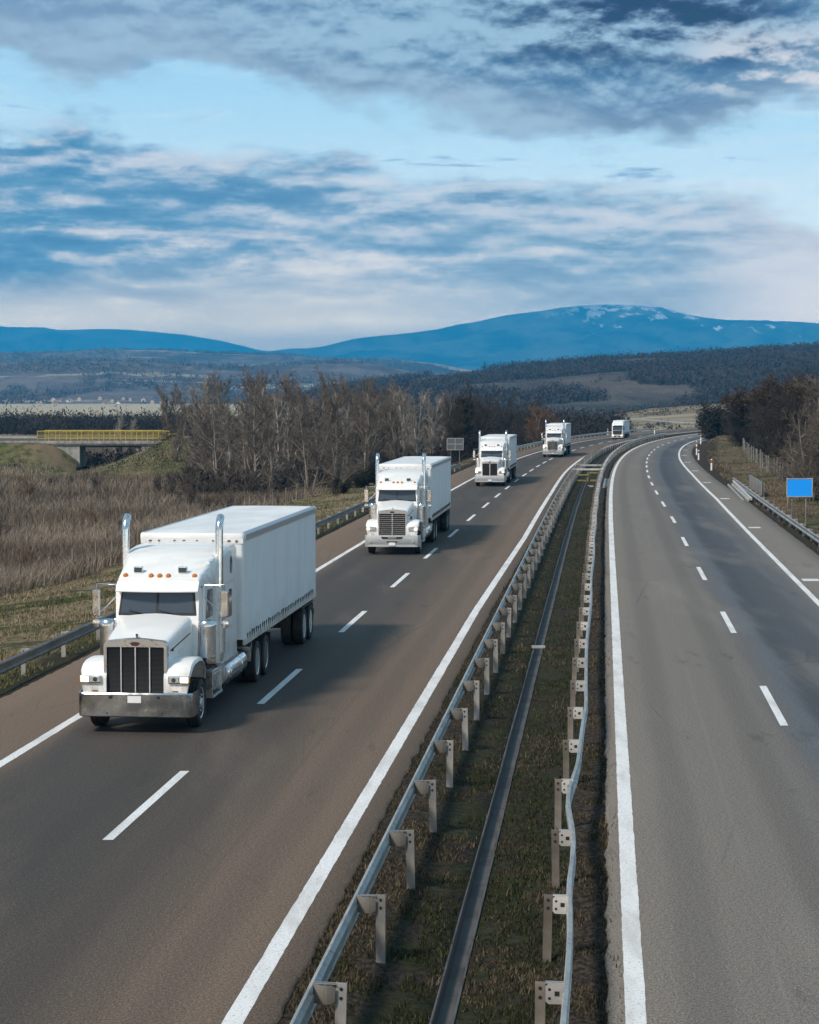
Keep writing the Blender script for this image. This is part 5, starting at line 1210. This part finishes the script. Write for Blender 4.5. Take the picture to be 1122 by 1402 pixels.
for px, y, top, k in ((1112, 142, 520, 'pale1'), (1128, 150, 512, 'pale1'), (1098, 150, 560, 'pale1')): x = at(px, y); plant(k, 'willow_tree', x, y, tall_to(top, y, float(ground_h(x, y)))/9, {1112: 'grey bare willow with long arching branches behind the blue sign', 1128: 'grey bare willow at the right edge, just right of the blue sign', 1098: 'smaller grey bare willow left of the blue sign by the fence'}[px], 'tree', 'bare willows on the right bank')
for i in range(22):
    y = R.uniform(112, 250); x = float(RX(y))+R.uniform(14.6, 19); plant(R.choice(['shrub0','shrub1','ever1']), 'fence_bush', x, y, R.uniform(.4, .85), 'low twiggy bush behind the right-hand wire fence', 'bush', 'bushes behind the right fence')

# --- far scrub and woods: one mass each
def tufts(name, C, rad, hgt, k, w, mat, label):
    """rounded clumps of many small leaf- and twig-sized faces"""
    n = len(C); N = n*k; c = np.repeat(C, k, 0); r = np.repeat(rad, k); h = np.repeat(hgt, k)
    D = RNG.standard_normal((N, 3)); D /= np.linalg.norm(D, axis=1, keepdims=True); D[:, 2] = np.abs(D[:, 2]); q = (.45+.6*RNG.random(N))
    lob = 1+.35*np.sin(D[:, 0]*5+np.repeat(RNG.random(n)*6, k))*np.sin(D[:, 1]*4+np.repeat(RNG.random(n)*6, k))
    p = c+np.stack([D[:, 0]*r*q*lob, D[:, 1]*r*q*lob, D[:, 2]*h*q*lob], -1)
    sz = (w*np.sqrt(r*h)*(.5+1.0*RNG.random(N)))[:, None]; A = RNG.standard_normal((N, 3)); B = RNG.standard_normal((N, 3)); A[:, 2] += .5*np.sign(A[:, 2])
    V = np.stack([p-A*sz*.6, p+B*sz*.6, p+A*sz*.7], 1).reshape(-1, 3); rn = np.repeat(np.clip(np.repeat(RNG.random(n), k)*.65+RNG.random(N)*.35, 0, 1), 3)
    o = np_mesh(name, V, np.arange(N*3).reshape(-1, 3), mat, {'rnd': rn, 'grn': rn*0}, kind='stuff'); tag(o, label, 'woods'); return o
M['scrub'] = blade_mat('far_scrub', (.012,.010,.009), (.060,.048,.039)); M['woods'] = blade_mat('far_woods', (.036,.031,.032), (.074,.060,.056))
# under the right wood and the grove
n = 2600; y = RNG.uniform(115, 350, n); d = RNG.uniform(16, 40, n)-np.clip(y-290, 0, 100)*.07; x = RX(y)+d; tufts('undergrowth', np.stack([x, y, ground_h(x, y)], -1), RNG.uniform(.5, 1.2, n), RNG.uniform(.6, 2.4, n), 26, .17, M['scrub'], 'dark bramble undergrowth below the trees of the right bank')
n = 2300; y = RNG.uniform(195, 345, n); x = at(RNG.uniform(262, 760, n), y); k = (x < RX(y)-19.5); x, y = x[k], y[k]; n = len(x); tufts('undergrowth', np.stack([x, y, ground_h(x, y)], -1), RNG.uniform(.6, 1.5, n), RNG.uniform(.5, 2.6, n), 26, .17, M['scrub'], 'dark brown undergrowth filling the left grove')
# hedgerows beyond
n = 170; y = np.concatenate([RNG.uniform(276, 287, 90), RNG.uniform(252, 290, 80)]); x = np.concatenate([RNG.uniform(-85, -50, 90), RNG.uniform(-36, -22, 80)]); tufts('scrub', np.stack([x, y, ground_h(x, y)], -1), RNG.uniform(.5, 1.3, n), RNG.uniform(.5, 1.5, n), 60, .09, M['scrub'], 'low brown scrub on the banks beside the bridge')
n = 120; y = RNG.uniform(299, 318, n); x = RNG.uniform(-58, -24, n); tufts('scrub', np.stack([x, y, np.full(n, -3.4)], -1), RNG.uniform(.8, 1.6, n), RNG.uniform(1.5, 3.2, n), 40, .17, M['scrub'], 'dark scrub along the stream behind the bridge')
C = []
for (p0, p1, ya, yb, n) in ((-120, 300, 520, 640, 900), (560, 790, 400, 520, 900), (740, 850, 450, 560, 420), (300, 620, 330, 480, 1200)):
    y = RNG.uniform(ya, yb, n); x = at(RNG.uniform(p0, p1, n), y); C.append(np.stack([x, y, ground_h(x, y)], -1))
C = np.concatenate(C); C = C[C[:, 0] < RX(C[:, 1])-18]; tufts('scrub', C, RNG.uniform(2, 4, len(C)), RNG.uniform(2.5, 5.2, len(C)), 120, .075, M['scrub'], 'dark hedgerow scrub beyond the grove and the bridge')

# ------------------------------------------------------------------ hills, mountains, village, haze
def ridge(name, prof, y_foot, y_crest, foot_z, mat, amp, nf, back=.25, nx=420, ny=60, x0=None, x1=None, shape=1.0):
    """a real hill: rises from its foot line to a crest whose height follows the measured skyline, and falls again behind"""
    px = np.linspace(prof[0][0], prof[-1][0], nx); cr = np.interp(px, [p[0] for p in prof], [p[1] for p in prof])
    hc = 7-(cr-540)/2945*y_crest; t = np.concatenate([np.linspace(0, 1, ny), 1+np.linspace(.05, 1, 14)*back*2])
    PX, Tt = np.meshgrid(px, t); HC = np.repeat(hc[None], len(t), 0); Y = y_foot+(y_crest-y_foot)*Tt; X = (PX-561)/2945*y_crest*(.55+.45*np.minimum(Tt, 1)) if False else (PX-561)/2945*Y
    up = np.clip(Tt, 0, 1)**shape; s = up*up*(3-2*up)*.6+up*.4; s = np.where(Tt > 1, 1-((Tt-1)/(back*2))**1.5*.5, s)
    Z = foot_z+(HC-foot_z)*s
    nz = (fbm(X*nf, Y*nf*.8, 6)-.48)*amp + (np.abs(fbm(X*nf*.5+7, Y*nf*.25, 4)-.48))*amp*-.8
    Z = Z+nz*np.sin(np.clip(Tt, 0, 1.6)/1.6*PI)**.7*np.where(Tt > .93, .30, 1)
    return np_mesh(name, np.stack([X, Y, Z], -1).reshape(-1, 3), grid_faces(*X.shape), mat, {'t': Tt.ravel()}, smooth=True, kind='structure'), (X, Y, Z)
def hill_b(T, P):
    co = T.coord(); n = T.noise(T.scale(co, (.0042, .0026, 0)), 1, 6, .6, .4); f = T.noise(T.scale(co, (.02, .012, .02)), 1, 6, .65)
    fld = T.noise(T.scale(co, (.0026, .0052, 0)), 1, 3, .5, .2)
    col = T.mix(T.smooth(f, .35, .65), (.050,.044,.043), (.105,.088,.078))
    col = T.mix(T.smooth(fld, .60, .64), col, T.mix(f, (.085,.074,.060), (.15,.127,.100)))
    col = T.mix(T.smooth(n, .55, .62), col, (.045,.050,.042))
    col = T.mix(T.math('MULTIPLY', T.smooth(fld, .675, .69), .9), col, (.40,.34,.24))
    T.put(P.inputs['Base Color'], col); T.put(P.inputs['Normal'], T.bump(f, 1.0, 12))
M['hill'] = material('hill_woods_and_fields', (.1,.1,.08), .95, spec=.05, build=hill_b)
def lefthill_b(T, P):
    co = T.coord(); f = T.noise(T.scale(co, (.016, .008, .02)), 1, 7, .68); n = T.noise(T.scale(co, (.0036, .0016, 0)), 1, 5, .6, .3); fld = T.noise(T.scale(co, (.0022, .0075, 0)), 1, 4, .55, .3)
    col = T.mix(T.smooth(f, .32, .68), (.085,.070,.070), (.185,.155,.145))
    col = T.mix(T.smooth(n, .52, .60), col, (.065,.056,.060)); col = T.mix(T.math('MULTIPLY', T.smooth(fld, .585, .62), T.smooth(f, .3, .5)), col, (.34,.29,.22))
    T.put(P.inputs['Base Color'], col); T.put(P.inputs['Normal'], T.bump(f, 1.0, 16))
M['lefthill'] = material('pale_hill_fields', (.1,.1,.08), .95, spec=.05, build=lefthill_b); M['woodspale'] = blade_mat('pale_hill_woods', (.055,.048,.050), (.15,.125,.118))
def mount_b(T, P):
    co = T.coord(); sep = T.node('ShaderNodeSeparateXYZ'); T.l.new(co, sep.inputs[0]); f = T.noise(T.scale(co, (.0032, .0016, .0064)), 1, 8, .65)
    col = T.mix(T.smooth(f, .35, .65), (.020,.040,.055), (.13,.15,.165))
    hz = T.math('ADD', T.math('MULTIPLY', sep.outputs[2], .00205), T.math('MULTIPLY', T.math('SUBTRACT', f, .5), 2.4))
    f2 = T.noise(T.scale(co, (.011, .0022, .02)), 1, 7, .62); hz = T.math('ADD', T.math('MULTIPLY', sep.outputs[2], .0026), T.math('MULTIPLY', T.math('SUBTRACT', f2, .5), 2.6))
    snow = T.math('MULTIPLY', T.smooth(hz, 1.22, 1.40), T.smooth(sep.outputs[0], 600, 1400))
    col = T.mix(T.math('MULTIPLY', snow, .85), col, (.80,.82,.86))
    T.put(P.inputs['Base Color'], col); T.put(P.inputs['Normal'], T.bump(f, 1.0, 40))
M['mount'] = material('mountain_forest', (.04,.05,.05), .95, spec=.05, build=mount_b)
# distant range and the big mountain
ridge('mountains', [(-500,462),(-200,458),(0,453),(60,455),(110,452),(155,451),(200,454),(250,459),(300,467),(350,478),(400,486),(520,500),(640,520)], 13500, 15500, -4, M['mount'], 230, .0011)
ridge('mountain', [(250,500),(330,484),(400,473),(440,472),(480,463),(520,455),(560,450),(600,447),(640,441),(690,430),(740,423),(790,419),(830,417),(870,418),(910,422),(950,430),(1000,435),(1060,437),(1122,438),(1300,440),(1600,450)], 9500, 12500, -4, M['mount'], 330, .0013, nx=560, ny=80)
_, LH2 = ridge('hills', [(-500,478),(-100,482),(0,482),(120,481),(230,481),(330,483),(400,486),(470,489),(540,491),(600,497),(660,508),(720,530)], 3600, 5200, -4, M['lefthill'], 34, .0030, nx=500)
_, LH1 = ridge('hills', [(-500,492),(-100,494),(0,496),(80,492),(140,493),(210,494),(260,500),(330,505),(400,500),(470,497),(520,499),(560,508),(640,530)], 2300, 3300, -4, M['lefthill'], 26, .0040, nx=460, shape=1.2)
_, RH = ridge('hills', [(380,552),(440,535),(500,526),(560,519),(620,512),(680,505),(740,500),(800,493),(860,488),(920,486),(980,484),(1040,480),(1122,477),(1260,474),(1500,476)], 760, 1700, -4, M['hill'], 22, .0050, nx=560, ny=90, shape=1.1)
_, KN = ridge('knoll', [(700,586),(760,577),(800,572),(850,566),(890,559),(930,556),(965,553),(1010,552),(1080,556),(1200,560)], 560, 760, -3.5, M['bank'], 2.0, .02, nx=160, ny=40)
M['bankdry'] = material('dry_hill_grass', (.2,.16,.11), .95, spec=.1, build=mottled((.24,.195,.135), (.12,.095,.065), .05, (.30,.25,.18), stretch=(.6,2.0,1), bump=.5))
kn_o = [o for o in bpy.data.objects if o.name.startswith('knoll')][0]; kn_o.data.materials[0] = M['bankdry']
# light strip of the road climbing beyond the bend
V = []; 
for px, py in ((858, 571.5), (890, 574.5), (930, 577.5), (975, 579.5), (1030, 581)): V.append((px, py))
P = []; 
for px, py in V:
    yy0 = 566; P += [((px-561)/2945*yy0, yy0, 7-(py+1.6-540)/2945*yy0-.0), ((px-561)/2945*(yy0+9), yy0+9, 7-(py+1.6-540)/2945*yy0+.25)]
np_mesh('far_road', np.array(P), grid_faces(len(V), 2), M['concrete'], kind='structure')
# woods on the hills
def sample(S, n, cond=None, tmax=60, f=.006, thr=.45, seed=0):
    X, Y, Z = S; i = RNG.integers(0, min(tmax, X.shape[0]-1), n); j = RNG.integers(0, X.shape[1]-1, n); a = RNG.random(n); b = RNG.random(n)
    q = lambda A: (A[i, j]*(1-a)+A[i+1, j]*a)*(1-b)+(A[i, j+1]*(1-a)+A[i+1, j+1]*a)*b
    C = np.stack([q(X), q(Y), q(Z)], -1); k = fbm(C[:, 0]*f+seed, C[:, 1]*f*.7, 4) > thr
    return C[k]
C = sample(RH, 42000, tmax=88, f=.010, thr=.385); tufts('woods', C, RNG.uniform(2, 4.2, len(C)), RNG.uniform(3.0, 6, len(C)), 26, .16, M['woods'], 'bare woods covering the rolling hill behind the motorway')
C = np.concatenate([sample(LH1, 5500, f=.006, thr=.50), sample(LH2, 6000, f=.005, thr=.48)]); tufts('woods', C, RNG.uniform(4, 9, len(C)), RNG.uniform(5, 9, len(C)), 26, .16, M['woodspale'], 'bluish woods on the hills left of the mountain')
C = sample(KN, 420, tmax=38, f=.03, thr=.44); tufts('scrub', C, RNG.uniform(.8, 1.8, len(C)), RNG.uniform(.8, 2.2, len(C)), 30, .17, M['scrub'], 'small dark scrub on the pale knoll')
C = sample(RH, 9000, tmax=70, f=.02, thr=.52, seed=50); tufts('woods', C, RNG.uniform(1.5, 3.5, len(C)), RNG.uniform(2, 5, len(C)), 24, .16, M['woods'], 'scattered bare trees and scrub on the slopes of the rolling hill')
# trees scattered over the plain
n = 900; y = RNG.uniform(700, 2300, n); x = at(RNG.uniform(-150, 1000, n), y); k = (fbm(x*.004, y*.002+3, 3) > .5) & ~((y > 1000) & (x < -40) & (RNG.random(n) > .12)); x, y = x[k], y[k]
tufts('scrub', np.stack([x, y, ground_h(x, y)], -1), RNG.uniform(2.5, 6, len(x)), RNG.uniform(3, 7, len(x)), 18, .09, M['woods'], 'scattered trees and hedges on the plain')
# the village at the foot of the left hills
M['wall_white'] = material('house_plaster', (.72,.70,.66), .8); M['wall_cream'] = material('house_plaster', (.55,.47,.36), .8); M['tile'] = material('roof_tiles', (.26,.12,.07), .85)
R = random.Random(12)
hs = [(8,540,1),(14,541,0),(55,541,0),(60,539,1),(74,541,0),(78,543,1),(88,540,1),(97,538,0),(113,541,1),(140,541,1),(147,539,1),(153,543,0),(157,540,1),(165,545,0),(173,540,1),(181,539,1),(200,540,0),(212,541,1),(230,539,0),(223,541,1)]
for i, (px, py, c) in enumerate(hs):
    i_ = R.randint(1, 13); j_ = int((px+500)/1140*459); x, y, z = float(LH1[0][i_, j_]), float(LH1[1][i_, j_]), float(LH1[2][i_, j_])-.3
    e = empty('house', (x, y, z), R.uniform(-.6, .6)); tag(e, 'tiny village house below the left hills, beyond the straw field', 'house', 'houses of the village')
    w, l, h = R.uniform(3.6, 5.5), R.uniform(4.5, 8), R.uniform(2.2, 3.2)
    mb = MB(); mb.bb(-w/2, w/2, -l/2, l/2, -4, h); mb.add([(-w/2,-l/2,h),(w/2,-l/2,h),(0,-l/2,h+w*.36)], [(0,1,2)]); mb.add([(-w/2,l/2,h),(w/2,l/2,h),(0,l/2,h+w*.36)], [(0,1,2)]); obj('wall', mb, M['wall_cream'] if c else M['wall_white'], e)
    mb = MB()
    for s in (-1, 1): mb.loft([[(0,-l/2-.4,h+w*.36+.03),(s*(w/2+.5),-l/2-.4,h-.33),(s*(w/2+.5),-l/2-.4,h-.08),(0,-l/2-.4,h+w*.36+.28)],[(0,l/2+.4,h+w*.36+.03),(s*(w/2+.5),l/2+.4,h-.33),(s*(w/2+.5),l/2+.4,h-.08),(0,l/2+.4,h+w*.36+.28)]])
    obj('roof', mb, M['tile'], e)
    mb = MB()
    for s in (-.25, .25): mb.bb(w*s-.5, w*s+.5, -l/2-.06, -l/2-.01, h*.35, h*.7)
    obj('window', mb, M['glass'], e)

# the air
hz = bpy.data.materials.new('haze'); hz.use_nodes = True; nt = hz.node_tree; nt.nodes.clear()
om = nt.nodes.new('ShaderNodeOutputMaterial'); pv = nt.nodes.new('ShaderNodeVolumePrincipled'); nt.links.new(pv.outputs[0], om.inputs['Volume'])
pv.inputs['Color'].default_value = (*HAZE_C, 1); pv.inputs['Density'].default_value = HAZE_D; pv.inputs['Anisotropy'].default_value = 0
mb = MB(); mb.bb(-17000, 17000, -900, 22000, -10, 560); o = obj('haze', mb, hz); o['kind'] = 'stuff'
